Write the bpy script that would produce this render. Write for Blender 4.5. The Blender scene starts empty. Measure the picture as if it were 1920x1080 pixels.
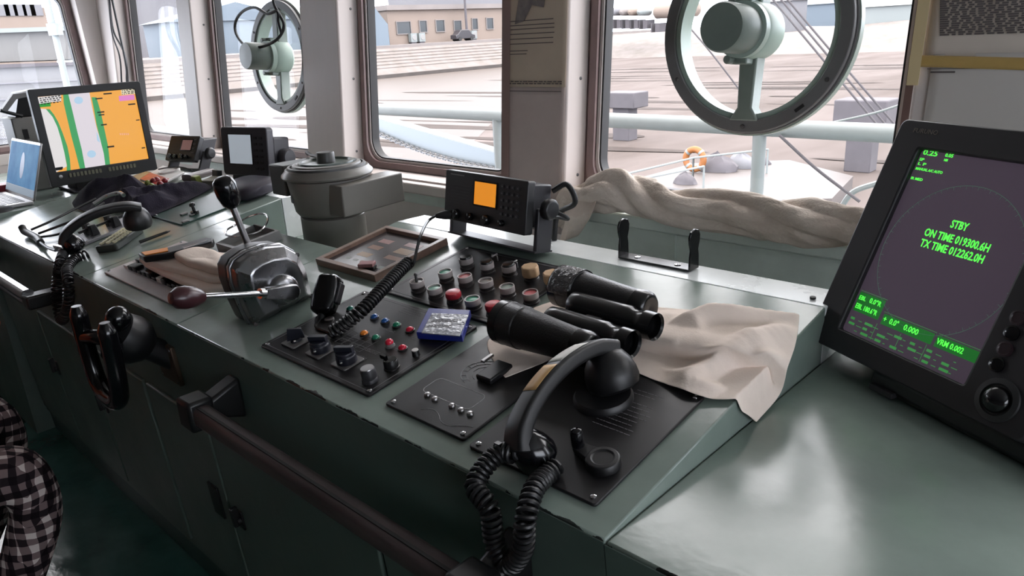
import bpy, bmesh, math, random
from mathutils import Vector as V, Matrix as MX, noise as NZ
random.seed(7)
PI = math.pi
sc = bpy.context.scene
col = sc.collection
# ------------------------------------------------------------------ camera
CAM = V((0, 0, 1.58)); FPX = 1400.0
R_ = MX(((0.7272813442932121, -0.18418163913919008, 0.6611648584483747),
         (0.6843654785738479, 0.26761593305213677, -0.678251873652423),
         (-0.0520167086564156, 0.9457583392075564, 0.3206796311584479)))
cd = bpy.data.cameras.new('camera'); cd.sensor_width = 36; cd.lens = 36 * FPX / 1920
cd.clip_start = .02; cd.clip_end = 900
co = bpy.data.objects.new('camera', cd); col.objects.link(co)
co.matrix_world = MX.Translation(CAM) @ R_.to_4x4()
sc.camera = co
# helpers taking positions from image pixels: where the line of sight through a photo point meets a plane of the place
def ray(px, py): return (R_ @ V((px - 960, 540 - py, -FPX))).normalized()
def onP(px, py, p0, n):
    d = ray(px, py); return CAM + d * ((V(p0) - CAM).dot(V(n)) / d.dot(V(n)))
def onX(px, py, x): return onP(px, py, (x, 0, 0), (1, 0, 0))
def onY(px, py, y): return onP(px, py, (0, y, 0), (0, 1, 0))
def onZ(px, py, z): return onP(px, py, (0, 0, z), (0, 0, 1))
TILT = math.radians(9)
MT = MX.Translation((0, .645, .96)) @ MX.Rotation(TILT, 4, 'X')       # the sloping console top: u along, v up the slope, w off it
MTi = MT.inverted()
nT = MT.to_3x3() @ V((0, 0, 1))
def tl(px, py, h=0):
    p = MTi @ onP(px, py, MT @ V((0, 0, h)), nT); return p
def tw(px, py, h=0): return onP(px, py, MT @ V((0, 0, h)), nT)
upW = V((0, .09, 1)).normalized(); inW = V((0, upW.z, -upW.y))        # raked window front: x, up, depth outwards
MW = MX.Translation((0, 1.5, 1.1)) @ MX(((1, 0, 0), (0, upW.y, inW.y), (0, upW.z, inW.z))).to_4x4()
KW = 1.15                                                             # window walls and sill curtain are scaled about the camera by this factor
SW = MX.Translation((0, 0, -.237)) @ MX.Scale(KW, 4)
MW = SW @ MW                                                          # its foot is 1.725 m forward, its sill line 1.03 m up
MWi = MW.inverted()
def wl(px, py, d=0): return MWi @ onP(px, py, MW @ V((0, 0, d)), inW)
# ------------------------------------------------------------------ materials
def lin(c):
    return tuple((x / 255 / 12.92) if x / 255 <= .04045 else ((x / 255 + .055) / 1.055) ** 2.4 for x in c)
MATS = {}
def mat(name, c, rough=.5, metal=0, var=0, vs=8, bump=0, bs=60, emit=0, spec=.5, rvar=0, stretch=None, coat=0, c2=None, alpha=1, trans=0):
    if name in MATS: return MATS[name]
    m = bpy.data.materials.new(name); m.use_nodes = True
    nt = m.node_tree; N = nt.nodes; L = nt.links
    b = N['Principled BSDF']
    rgb = lin(c)
    b.inputs['Base Color'].default_value = (*rgb, 1)
    b.inputs['Roughness'].default_value = rough; b.inputs['Metallic'].default_value = metal
    b.inputs['Specular IOR Level'].default_value = spec
    if coat: b.inputs['Coat Weight'].default_value = coat; b.inputs['Coat Roughness'].default_value = .12
    if trans: b.inputs['Transmission Weight'].default_value = trans
    if emit:
        b.inputs['Emission Color'].default_value = (*rgb, 1); b.inputs['Emission Strength'].default_value = emit * .72
    if var or bump or rvar or c2:
        tc = N.new('ShaderNodeTexCoord'); src = tc.outputs['Object']
        if stretch:
            mp = N.new('ShaderNodeMapping'); mp.inputs['Scale'].default_value = stretch
            L.new(src, mp.inputs['Vector']); src = mp.outputs['Vector']
    if var or c2 or rvar:
        n = N.new('ShaderNodeTexNoise'); n.inputs['Scale'].default_value = vs; n.inputs['Detail'].default_value = 5
        n.inputs['Roughness'].default_value = .62
        L.new(src, n.inputs['Vector'])
        if var or c2:
            r = N.new('ShaderNodeValToRGB'); r.color_ramp.elements[0].position = .32; r.color_ramp.elements[1].position = .7
            a = tuple(x * (1 - var) for x in rgb) if not c2 else rgb
            z = tuple(min(1, x * (1 + var)) for x in rgb) if not c2 else lin(c2)
            r.color_ramp.elements[0].color = (*a, 1); r.color_ramp.elements[1].color = (*z, 1)
            L.new(n.outputs['Fac'], r.inputs['Fac']); L.new(r.outputs['Color'], b.inputs['Base Color'])
        if rvar:
            q = N.new('ShaderNodeMapRange'); q.inputs['From Min'].default_value = .3; q.inputs['From Max'].default_value = .7
            q.inputs['To Min'].default_value = max(.02, rough - rvar); q.inputs['To Max'].default_value = min(1, rough + rvar)
            L.new(n.outputs['Fac'], q.inputs['Value']); L.new(q.outputs['Result'], b.inputs['Roughness'])
    if bump:
        n2 = N.new('ShaderNodeTexNoise'); n2.inputs['Scale'].default_value = bs; n2.inputs['Detail'].default_value = 3
        L.new(src, n2.inputs['Vector'])
        bp = N.new('ShaderNodeBump'); bp.inputs['Strength'].default_value = bump; bp.inputs['Distance'].default_value = .01
        L.new(n2.outputs['Fac'], bp.inputs['Height']); L.new(bp.outputs['Normal'], b.inputs['Normal'])
    MATS[name] = m
    return m
def glassmat(name, tint=(1, 1, 1), refl=.08):
    m = bpy.data.materials.new(name); m.use_nodes = True; nt = m.node_tree; N = nt.nodes; L = nt.links
    N.remove(N['Principled BSDF'])
    t = N.new('ShaderNodeBsdfTransparent'); t.inputs['Color'].default_value = (*tint, 1)
    g = N.new('ShaderNodeBsdfGlossy'); g.inputs['Roughness'].default_value = .02
    lw = N.new('ShaderNodeLayerWeight'); lw.inputs['Blend'].default_value = .5
    pw = N.new('ShaderNodeMath'); pw.operation = 'POWER'; L.new(lw.outputs['Facing'], pw.inputs[0]); pw.inputs[1].default_value = 5
    f = N.new('ShaderNodeMath'); f.operation = 'MULTIPLY_ADD'; L.new(pw.outputs[0], f.inputs[0]); f.inputs[1].default_value = .5; f.inputs[2].default_value = .012
    x = N.new('ShaderNodeMixShader'); L.new(f.outputs[0], x.inputs['Fac']); L.new(t.outputs[0], x.inputs[1]); L.new(g.outputs[0], x.inputs[2])
    L.new(x.outputs[0], N['Material Output'].inputs['Surface'])
    MATS[name] = m; return m
def paint(name, c, chips, rough=.3, var=.12):
    """worn enamel: fine mottling, and chips to dark primer where 'chips' lists (axis value y) of an edge"""
    m = mat(name, c, rough, var=var, vs=5, bump=.03, bs=35, rvar=.07)
    nt = m.node_tree; N = nt.nodes; L = nt.links; b = N['Principled BSDF']
    old = b.inputs['Base Color'].links[0].from_socket
    tc = N.new('ShaderNodeTexCoord'); sp = N.new('ShaderNodeSeparateXYZ'); L.new(tc.outputs['Object'], sp.inputs[0])
    ns = N.new('ShaderNodeTexNoise'); ns.inputs['Scale'].default_value = 13; ns.inputs['Detail'].default_value = 6
    L.new(tc.outputs['Object'], ns.inputs['Vector'])
    d = N.new('ShaderNodeMath'); d.operation = 'SUBTRACT'; L.new(sp.outputs['Y'], d.inputs[0]); d.inputs[1].default_value = chips
    a = N.new('ShaderNodeMath'); a.operation = 'ABSOLUTE'; L.new(d.outputs[0], a.inputs[0])
    k = N.new('ShaderNodeMapRange'); k.inputs['From Min'].default_value = 0; k.inputs['From Max'].default_value = .014
    k.inputs['To Min'].default_value = .27; k.inputs['To Max'].default_value = 0; L.new(a.outputs[0], k.inputs['Value'])
    s = N.new('ShaderNodeMath'); s.operation = 'ADD'; L.new(k.outputs['Result'], s.inputs[0]); L.new(ns.outputs['Fac'], s.inputs[1])
    g = N.new('ShaderNodeMath'); g.operation = 'GREATER_THAN'; g.inputs[1].default_value = .775; L.new(s.outputs[0], g.inputs[0])
    mx = N.new('ShaderNodeMix'); mx.data_type = 'RGBA'; L.new(g.outputs[0], mx.inputs['Factor']); L.new(old, mx.inputs['A'])
    mx.inputs['B'].default_value = (*lin((38, 42, 40)), 1); L.new(mx.outputs['Result'], b.inputs['Base Color'])
    return m
# ------------------------------------------------------------------ mesh builder
def cat(pts, k=8, closed=False):
    """Catmull-Rom through points"""
    P = [V(p) for p in pts]; n = len(P); out = []
    for i in range(n if closed else n - 1):
        p1, p2 = P[i], P[(i + 1) % n]
        p0 = P[i - 1] if (closed or i) else p1 * 2 - p2
        p3 = P[(i + 2) % n] if (closed or i + 2 < n) else p2 * 2 - p1
        for j in range(k):
            t = j / k
            out.append(.5 * ((2 * p1) + (p2 - p0) * t + (2 * p0 - 5 * p1 + 4 * p2 - p3) * t * t + (3 * p1 - p0 - 3 * p2 + p3) * t ** 3))
    if not closed: out.append(P[-1])
    return out
def rr(w, h, r, n=6, cx=0, cy=0):
    """rounded rectangle outline"""
    o = []
    for sx, sy, a0 in ((1, 1, 0), (-1, 1, 90), (-1, -1, 180), (1, -1, 270)):
        for i in range(n + 1):
            a = math.radians(a0 + 90 * i / n)
            o.append((cx + sx * (w / 2 - r) + r * math.cos(a), cy + sy * (h / 2 - r) + r * math.sin(a)))
    return o
def rotz(a): return MX.Rotation(a, 4, 'Z')
def fr(o, x, y, z=None):
    """frame from origin and axes"""
    x = V(x).normalized(); y = V(y); z = V(z) if z is not None else x.cross(y)
    z.normalize(); y = z.cross(x).normalized(); z = x.cross(y)
    return MX.Translation(V(o)) @ MX((x, y, z)).transposed().to_4x4()
class MB:
    def __init__(s, M=None): s.v = []; s.f = []; s.i = []; s.M = M; s.m = 0
    def add(s, vs, fs, M=None):
        b = len(s.v); M = M if M is not None else s.M
        s.v += [tuple(M @ V(p)) for p in vs] if M is not None else [tuple(p) for p in vs]
        s.f += [tuple(b + j for j in f) for f in fs]; s.i += [s.m] * len(fs); return s
    def box(s, x0, x1, y0, y1, z0, z1, M=None):
        return s.add([(x0, y0, z0), (x1, y0, z0), (x1, y1, z0), (x0, y1, z0), (x0, y0, z1), (x1, y0, z1), (x1, y1, z1), (x0, y1, z1)],
                     [(3, 2, 1, 0), (4, 5, 6, 7), (0, 1, 5, 4), (1, 2, 6, 5), (2, 3, 7, 6), (3, 0, 4, 7)], M)
    def prism(s, poly, z0, z1, M=None):
        n = len(poly); a = sum(poly[i][0] * poly[(i + 1) % n][1] - poly[(i + 1) % n][0] * poly[i][1] for i in range(n))
        if a < 0: poly = list(poly)[::-1]
        vs = [(p[0], p[1], z0) for p in poly] + [(p[0], p[1], z1) for p in poly]
        return s.add(vs, [tuple(range(n - 1, -1, -1)), tuple(range(n, 2 * n))] + [(i, (i + 1) % n, n + (i + 1) % n, n + i) for i in range(n)], M)
    def xprism(s, prof, x0, x1, M=None):
        """profile in (y,z) pulled along x"""
        X = MX(((0, 0, 1, 0), (1, 0, 0, 0), (0, 1, 0, 0), (0, 0, 0, 1)))
        return s.prism(prof, x0, x1, (M if M is not None else (s.M or MX())) @ X)
    def ring(s, outer, inner, z0, z1, M=None):
        n = len(outer); vs = [(p[0], p[1], z) for z in (z0, z1) for q in (outer, inner) for p in q]
        fs = []
        for i in range(n):
            j = (i + 1) % n
            fs += [(i, j, 2 * n + j, 2 * n + i), (n + j, n + i, 3 * n + i, 3 * n + j), (2 * n + i, 2 * n + j, 3 * n + j, 3 * n + i), (j, i, n + i, n + j)]
        return s.add(vs, fs, M)
    def lathe(s, prof, n=28, M=None):
        vs = []; fs = []; k = len(prof)
        for i in range(n):
            a = 2 * PI * i / n
            for r, z in prof: vs.append((max(r, 1e-5) * math.cos(a), max(r, 1e-5) * math.sin(a), z))
        for i in range(n):
            j = (i + 1) % n
            for q in range(k - 1): fs.append((i * k + q, j * k + q, j * k + q + 1, i * k + q + 1))
        if prof[0][0] > 1e-4: fs.append(tuple(i * k for i in range(n - 1, -1, -1)))
        if prof[-1][0] > 1e-4: fs.append(tuple(i * k + k - 1 for i in range(n)))
        return s.add(vs, fs, M)
    def cyl(s, p0, p1, r0, r1=None, n=24, M=None):
        p0 = V(p0); p1 = V(p1); d = p1 - p0; q = d.to_track_quat('Z', 'Y').to_matrix().to_4x4()
        B = MX.Translation(p0) @ q; M = M if M is not None else s.M
        return s.lathe([(r0, 0), (r0 if r1 is None else r1, d.length)], n, (M @ B) if M is not None else B)
    def latheat(s, prof, p0, d, n=28, M=None):
        B = MX.Translation(V(p0)) @ V(d).to_track_quat('Z', 'Y').to_matrix().to_4x4(); M = M if M is not None else s.M
        return s.lathe(prof, n, (M @ B) if M is not None else B)
    def tube(s, pts, r, n=10, closed=False, M=None, sec=None):
        """round (or 'sec' outline) tube along points"""
        P = [V(p) for p in pts]; k = len(P); T = []
        for i in range(k):
            a = P[i - 1] if (i or closed) else P[0]; b = P[(i + 1) % k] if (i < k - 1 or closed) else P[-1]
            T.append((b - a).normalized() if (b - a).length > 1e-9 else V((0, 0, 1)))
        up = V((0, 0, 1)) if abs(T[0].z) < .9 else V((0, 1, 0))
        nrm = (up - T[0] * up.dot(T[0])).normalized(); vs = []; fs = []
        for i in range(k):
            if i: nrm = (nrm - T[i] * nrm.dot(T[i])).normalized()
            bi = T[i].cross(nrm); ri = r[i] if isinstance(r, (list, tuple)) else r
            if sec:
                for (a, b) in sec: vs.append(P[i] + bi * a * ri + nrm * b * ri)
            else:
                for j in range(n):
                    a = 2 * PI * j / n; vs.append(P[i] + nrm * math.cos(a) * ri + bi * math.sin(a) * ri)
        m = len(sec) if sec else n
        for i in range(k if closed else k - 1):
            a = i * m; b = ((i + 1) % k) * m
            for j in range(m): fs.append((a + j, a + (j + 1) % m, b + (j + 1) % m, b + j))
        if not closed: fs += [tuple(range(m - 1, -1, -1)), tuple(range((k - 1) * m, k * m))]
        return s.add(vs, fs, M)
    def coil(s, path, R, r, pitch, n=6, M=None, per=11):
        """helical cord around a smooth path"""
        P = cat(path, 24); L = [0]
        for a, b in zip(P, P[1:]): L.append(L[-1] + (b - a).length)
        tot = L[-1]; turns = tot / pitch; N = int(turns * per); out = []; j = 0
        nrm = None
        for i in range(N + 1):
            d = tot * i / N
            while j < len(P) - 2 and L[j + 1] < d: j += 1
            t = (d - L[j]) / max(1e-9, L[j + 1] - L[j]); c = P[j].lerp(P[j + 1], min(1, t)); T = (P[j + 1] - P[j]).normalized()
            if nrm is None: nrm = T.orthogonal().normalized()
            nrm = (nrm - T * nrm.dot(T)).normalized(); bi = T.cross(nrm); a = 2 * PI * turns * i / N
            Rr = R * min(1, .4 + 3 * min(i, N - i) / (per * 2.0))
            out.append(c + nrm * math.cos(a) * Rr + bi * math.sin(a) * Rr)
        return s.tube(out, r, n, M=M)
    def sph(s, c, r, nu=20, nv=12, M=None):
        if not isinstance(r, (tuple, list)): r = (r, r, r)
        vs = []; fs = []
        for i in range(nv + 1):
            p = PI * i / nv
            for j in range(nu):
                a = 2 * PI * j / nu; vs.append((c[0] + r[0] * math.sin(p) * math.cos(a), c[1] + r[1] * math.sin(p) * math.sin(a), c[2] - r[2] * math.cos(p)))
        for i in range(nv):
            for j in range(nu):
                fs.append((i * nu + j, i * nu + (j + 1) % nu, (i + 1) * nu + (j + 1) % nu, (i + 1) * nu + j))
        return s.add(vs, fs, M)
    def grid(s, fn, nu, nv, closeu=False, M=None):
        vs = []; fs = []; w = nu if closeu else nu + 1
        for j in range(nv + 1):
            for i in range(w): vs.append(fn(i / nu, j / nv))
        for j in range(nv):
            for i in range(nu):
                a = j * w + i; b = j * w + (i + 1) % w; fs.append((a, b, b + w, a + w))
        return s.add(vs, fs, M)
    def quad(s, a, b, c, d, M=None): return s.add([a, b, c, d], [(0, 1, 2, 3)], M)
def polyline(pts):
    P = [V(p) for p in pts]; L = [0]
    for a, b in zip(P, P[1:]): L.append(L[-1] + (b - a).length)
    def f(t):
        d = t * L[-1]
        for i in range(len(P) - 1):
            if d <= L[i + 1] or i == len(P) - 2:
                return P[i].lerp(P[i + 1], (d - L[i]) / max(1e-9, L[i + 1] - L[i]))
    return f
def coons(bot, top, left, right):
    """patch between four boundary curves (bottom/top run left to right, left/right run bottom to top)"""
    B, T, Lf, Rt = [polyline(cat(x, 6)) for x in (bot, top, left, right)]
    def f(u, v):
        return (B(u) * (1 - v) + T(u) * v + Lf(v) * (1 - u) + Rt(v) * u
                - (B(0) * (1 - u) * (1 - v) + B(1) * u * (1 - v) + T(0) * (1 - u) * v + T(1) * u * v))
    return f
# ------------------------------------------------------------------ scene objects
def tag(o, label=None, cat_=None, group=None, kind=None):
    if label: o['label'] = label
    if cat_: o['category'] = cat_
    if group: o['group'] = group
    if kind: o['kind'] = kind
    return o
def thing(name, label, cat_, M=(0, 0, 0), group=None):
    o = bpy.data.objects.new(name, None); col.objects.link(o); o.empty_display_size = .05
    o.matrix_world = M if isinstance(M, MX) else MX.Translation(V(M))
    return tag(o, label, cat_, group)
def WM(o): return o.matrix_basis.copy() if o.parent is None else WM(o.parent) @ o.matrix_basis
def part(name, mb, ms, parent=None, label=None, bevel=0, smooth=True, world=False, sub=0, solid=0, ang=40, seg=2, kind=None):
    me = bpy.data.meshes.new(name); vs = mb.v
    if world and parent is not None:
        iv = WM(parent).inverted(); vs = [tuple(iv @ V(p)) for p in vs]
    me.from_pydata(vs, [], mb.f)
    for m in (ms if isinstance(ms, (list, tuple)) else [ms]): me.materials.append(m)
    me.polygons.foreach_set('material_index', mb.i)
    bm = bmesh.new(); bm.from_mesh(me); bmesh.ops.recalc_face_normals(bm, faces=bm.faces); bm.to_mesh(me); bm.free()
    if smooth:
        me.shade_smooth()
        if not sub: me.set_sharp_from_angle(angle=math.radians(ang))
    o = bpy.data.objects.new(name, me); col.objects.link(o)
    if parent is not None: o.parent = parent
    if solid:
        md = o.modifiers.new('thick', 'SOLIDIFY'); md.thickness = solid; md.offset = 0
    if bevel:
        md = o.modifiers.new('edge', 'BEVEL'); md.width = bevel; md.segments = seg; md.limit_method = 'ANGLE'; md.angle_limit = math.radians(35)
        md.harden_normals = False
    if sub:
        md = o.modifiers.new('smooth', 'SUBSURF'); md.levels = sub; md.render_levels = sub
    if label: o['label'] = label
    if kind: o['kind'] = kind
    return o
def solo(name, mb, ms, label, cat_, group=None, kind=None, **kw):
    """a thing that is one mesh; its origin goes to the middle of its foot"""
    xs = [p[0] for p in mb.v]; ys = [p[1] for p in mb.v]; zs = [p[2] for p in mb.v]
    c = V(((min(xs) + max(xs)) / 2, (min(ys) + max(ys)) / 2, min(zs)))
    mb.v = [tuple(V(p) - c) for p in mb.v]
    o = part(name, mb, ms, **kw); o.location = c
    return tag(o, label, cat_, group, kind)
def struct(name, mb, ms, label=None, cat_=None, parent=None, **kw):
    o = part(name, mb, ms, parent, **kw)
    if parent is None: o['kind'] = 'structure'
    if label: o['label'] = label
    o['category'] = cat_ or name.split('_')[0] if parent is None else None
    if parent is not None: del o['category']
    if parent is None and not label: o['label'] = name.replace('_', ' ')
    return o
def text(name, s, size, parent, M, m, align='LEFT', sx=1, extrude=.0002, gap=1.0, width=None, bold=0):
    cu = bpy.data.curves.new(name, 'FONT'); cu.body = s; cu.size = size; cu.align_x = align; cu.align_y = 'BOTTOM'
    cu.extrude = extrude; cu.offset = size * bold; cu.space_line = gap; cu.resolution_u = 2
    tmp = bpy.data.objects.new('tmp', cu); col.objects.link(tmp); bpy.context.view_layer.update()
    me = bpy.data.meshes.new_from_object(tmp.evaluated_get(bpy.context.evaluated_depsgraph_get())); bpy.data.objects.remove(tmp); bpy.data.curves.remove(cu)
    me.name = name
    x0 = min(v.co.x for v in me.vertices); x1 = max(v.co.x for v in me.vertices)
    if width: sx = width / max(1e-6, x1 - x0)
    M = M @ MX.Diagonal((sx, 1, 1, 1))
    for v in me.vertices: v.co = M @ v.co
    me.materials.clear(); me.materials.append(m)
    o = bpy.data.objects.new(name, me); col.objects.link(o); o.parent = parent
    return o
def dup(root, M, label=None, group=None):
    r = root.copy(); col.objects.link(r); r.matrix_world = M
    if label: r['label'] = label
    if group: r['group'] = group
    for ch in list(root.children):
        c = ch.copy(); col.objects.link(c); c.parent = r
        for g in list(ch.children):
            d = g.copy(); col.objects.link(d); d.parent = c
    return r
def screw(mb, x, y, z, r=.0035, M=None):
    return mb.lathe([(r, z), (r * .95, z + r * .35), (r * .5, z + r * .6), (0, z + r * .65)], 12, (M or MX()) @ MX.Translation((x, y, 0)))
# ------------------------------------------------------------------ palette
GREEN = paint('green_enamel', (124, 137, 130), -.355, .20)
GREEN2 = mat('green_enamel_shaded', (90, 105, 98), .38, var=.16, vs=4, bump=.05, bs=30, rvar=.1)  # same enamel as the top, with the front's shade put into the colour
DGREEN = mat('dark_green_enamel', (40, 66, 60), .35, var=.15, vs=6)
FLOORM = mat('floor_paint', (46, 82, 76), .16, var=.25, vs=7, bump=.05, bs=45, rvar=.1)
POST = mat('post_paint', (196, 186, 181), .5, var=.05, vs=3, stretch=(2, 2, .4))
WALLM = mat('wall_paint', (140, 138, 133), .5, var=.06, vs=4)
WALLG = mat('sill_green_paint', (186, 196, 188), .45, var=.1, vs=6, bump=.03)
WFRAME = mat('window_frame_brown', (118, 98, 96), .45, var=.1, vs=10)
WSEAL = mat('window_seal_pale', (190, 182, 178), .5)
RUBBER = mat('black_rubber', (22, 21, 22), .6)
CEIL = mat('ceiling_paint', (212, 210, 206), .6)
GLASS = glassmat('window_glass')
BLACK = mat('black_plastic', (20, 20, 22), .42, var=.1, vs=20)
BLACKG = mat('black_gloss', (11, 11, 14), .16)
BLACKP = mat('black_panel', (27, 26, 28), .38, var=.25, vs=9, rvar=.1)
CHAR = mat('charcoal_plastic', (44, 43, 47), .45, var=.06, vs=20)
SLATE = mat('slate_plastic', (50, 49, 54), .45)
STEEL = mat('cast_steel', (150, 150, 152), .27, 1, var=.12, vs=12, rvar=.08)
STEELD = mat('dark_cast_steel', (96, 95, 95), .42, .9, var=.15, vs=14)
CHROME = mat('chrome', (205, 205, 208), .12, 1)
ALU = mat('brushed_aluminium', (165, 163, 163), .33, 1)
WHITEP = mat('white_plastic', (214, 210, 206), .4)
GREYP = mat('grey_plastic', (120, 119, 118), .45)
SHELF = mat('shelf_window_sheen', (222, 227, 226), .24, var=.06, vs=6, rvar=.08, bump=.02, bs=40)  # paled to put the window's reflection on the strip into its colour
DARKBAND = mat('added_dark_band', (74, 58, 48), .5, var=.15, vs=5)
DGREY = mat('dark_grey_paint', (82, 80, 76), .42, var=.08, vs=6, rvar=.08)
ENGR = mat('engraving_white', (186, 186, 188), .6)
ENGRD = mat('engraving_faint', (112, 111, 114), .6)
CANVAS = mat('beige_canvas', (240, 224, 212), .9, var=.06, vs=9, bump=.08, bs=240, spec=.15)
CANVAS2 = mat('worn_canvas', (222, 211, 201), .92, c2=(176, 160, 146), vs=4.5, bump=.3, bs=150, spec=.1)
PAPER = mat('aged_paper', (196, 184, 172), .7, var=.05, vs=5)
PAPER2 = mat('yellowed_paper', (176, 160, 142), .7, var=.08, vs=4)
INK = mat('print_ink', (84, 76, 74), .8)
TAPE = mat('yellow_tape', (176, 146, 88), .35, var=.1)
PALEG = mat('pale_green_enamel', (150, 166, 156), .38, var=.08, vs=8)
PALEGD = mat('grey_green_enamel', (112, 122, 115), .4, var=.1, vs=10, bump=.03, bs=120)
WHITE = mat('white_marine_paint', (226, 230, 230), .45, var=.05)
# ------------------------------------------------------------------ wheelhouse shell
mb = MB(); mb.box(-5.2, 1.9, -2.4, 1.86, -.1, 0); struct('floor', mb, FLOORM, 'green painted deck floor of the wheelhouse')
mb = MB(); mb.box(-5.3, 2.0, -2.4, 1.95, 2.33, 2.41); struct('ceiling', mb, CEIL, 'pale painted wheelhouse ceiling')
mb = MB(); mb.box(-5.3, 2.0, -2.5, -2.4, 1.25, 2.33); mb.m = 1; mb.box(-5.3, 2.0, -2.5, -2.4, 0, 1.25); struct('wall_back', mb, [WALLM, DARKBAND], 'back wall of the wheelhouse with an added dark lower band')  # unseen lower wall darkened to keep bounced light off the console front
mb = MB(); mb.box(1.9, 2.0, -2.4, 1.72, 0, 1.1); mb.box(1.9, 2.0, -2.4, 1.72, 2.0, 2.33); mb.box(1.9, 2.0, -2.4, -1.0, 1.1, 2.0); mb.box(1.9, 2.0, 1.25, 1.72, 1.1, 2.0)
struct('wall_right', mb, WALLM, 'starboard wall of the wheelhouse')
mb = MB(SW); mb.box(-1.257, 1.74, 1.505, 1.63, .207, 1.1); mb.m = 1; mb.box(-4.6, -1.2575, 1.505, 1.63, .207, 1.1); mb.m = 0
mb.M = MW; mb.box(-4.6, 2.0, -.02, .053, .005, .13); mb.box(-4.6, 2.0, 1.03, 1.15, 0, .13)
struct('wall_front', mb, [WALLG, POST], 'front wall of the wheelhouse below and above the windows')
POSTS = [(-4.56, -4.30), (-3.505, -3.37), (-2.50, -2.265), (-1.487, -1.257), (-.44, -.17), (.62, .84), (1.62, 2.0)]
for k, (a, b) in enumerate(POSTS):
    mb = MB(MW); mb.add(
        [(x, y, z) for z in (0, .13) for y in (-.12, 1.12) for x in (a, b)],
        [(0, 1, 3, 2), (4, 6, 7, 5), (0, 4, 5, 1), (2, 3, 7, 6), (0, 2, 6, 4), (1, 5, 7, 3)])
    o = struct('trim_%d' % (k + 1), mb, POST, ['white corner post with black cables hanging down it', 'white post between the second window and the left clear view window', 'white window post behind the compass repeater', 'white window post papered with notices behind the radiotelephone', 'white window post behind the radar display', 'white window post to starboard of the radar display', 'white corner post at the starboard end of the windows'][k], 'window post', bevel=.008)
    sc_ = MB(MW)
    if 0 < k < 4:
        for z in (.12, .37, .6): sc_.lathe([(.0045, 0), (.004, .002), (0, .003)], 10, MW @ fr((b + .0, z, .055), (0, 1, 0), (0, 0, 1), (1, 0, 0)))
        part('screw', sc_, STEELD, o, world=True)
# sill lip along the front windows
mb = MB(SW); mb.box(-1.30, 1.64, 1.472, 1.506, 1.118, 1.152); mb.m = 1; mb.box(-4.38, -1.301, 1.472, 1.506, 1.118, 1.152)
struct('trim_8', mb, [WALLG, POST], 'narrow grey-green sill lip under the front windows', bevel=.006)
mb = MB(SW); mb.box(-4.38, 1.64, 1.504, 1.60, 1.150, 1.158); struct('trim_9', mb, POST, 'white window ledge')
mb = MB(SW); mb.box(-.92, -.912, 1.498, 1.506, .9, 1.118); struct('trim_10', mb, WALLG, 'upright cover strip under the window')
OPEN = [(-4.30, -3.505), (-3.37, -2.50), (-2.265, -1.487), (-1.257, -.44), (-.17, .62), (.84, 1.62)]
def window(k, M, a, b, z0, z1, label):
    w, h, cx, cy = b - a, z1 - z0, (a + b) / 2, (z0 + z1) / 2
    n = 8
    mb = MB(M); q = lambda e, r: rr(w - 2 * e, h - 2 * e, r, n, cx, cy)
    mb.ring(rr(w, h, .002, n, cx, cy), q(.034, .075), .085, .128)
    mb.ring(q(.012, .07), q(.034, .07), .076, .09)
    o = struct('window_%d' % k, mb, WFRAME, label, 'window', ang=50)
    mb = MB(M); mb.ring(q(.033, .075), q(.043, .068), .088, .122); part('seal', mb, WSEAL, o, world=True)
    mb = MB(M); mb.ring(q(.043, .068), q(.048, .064), .092, .122); part('gasket', mb, RUBBER, o, world=True)
    mb = MB(M); mb.prism(q(.046, .066), .106, .112); part('pane', mb, GLASS, o, world=True, smooth=False)
    return o
for k, (a, b) in enumerate(OPEN): window(k + 1, MW, a, b, .055, 1.03, ['narrow front window behind the chart display', 'front window holding the left clear view screen', 'front window above the compass repeater with the cream office in view', 'widest front window with the big clear view screen', 'front window to starboard of the radar display', 'front window at the starboard corner'][k])
# port side wall, raked outwards, with one window
upP = V((-.09, 0, 1)).normalized(); inP = V((-upP.z, 0, upP.x))
MP = MX.Translation((-4.40, 0, 1.1)) @ MX(((0, upP.x, inP.x), (1, upP.y, inP.y), (0, upP.z, inP.z))).to_4x4()
MP = SW @ MP
mb = MB(SW); mb.box(-4.53, -4.405, -2.1, 1.55, .207, 1.1); mb.M = MP
mb.box(-2.4, 1.5, 0, .05, 0, .12); mb.box(-2.4, 1.6, .86, 1.2, 0, .12); mb.box(1.47, 1.62, .05, .86, 0, .12); mb.box(-2.4, .35, .05, .86, 0, .12)
struct('wall_left', mb, POST, 'port side wall of the wheelhouse')
window(7, MP, .35, 1.47, .05, .86, 'port side window with rounded corners')
MS = MX.Translation((1.9, 0, 1.1)) @ MX(((0, 0, 1), (1, 0, 0), (0, 1, 0))).to_4x4()
window(8, MS, -1.0, 1.25, 0, .9, 'starboard side window')
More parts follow.
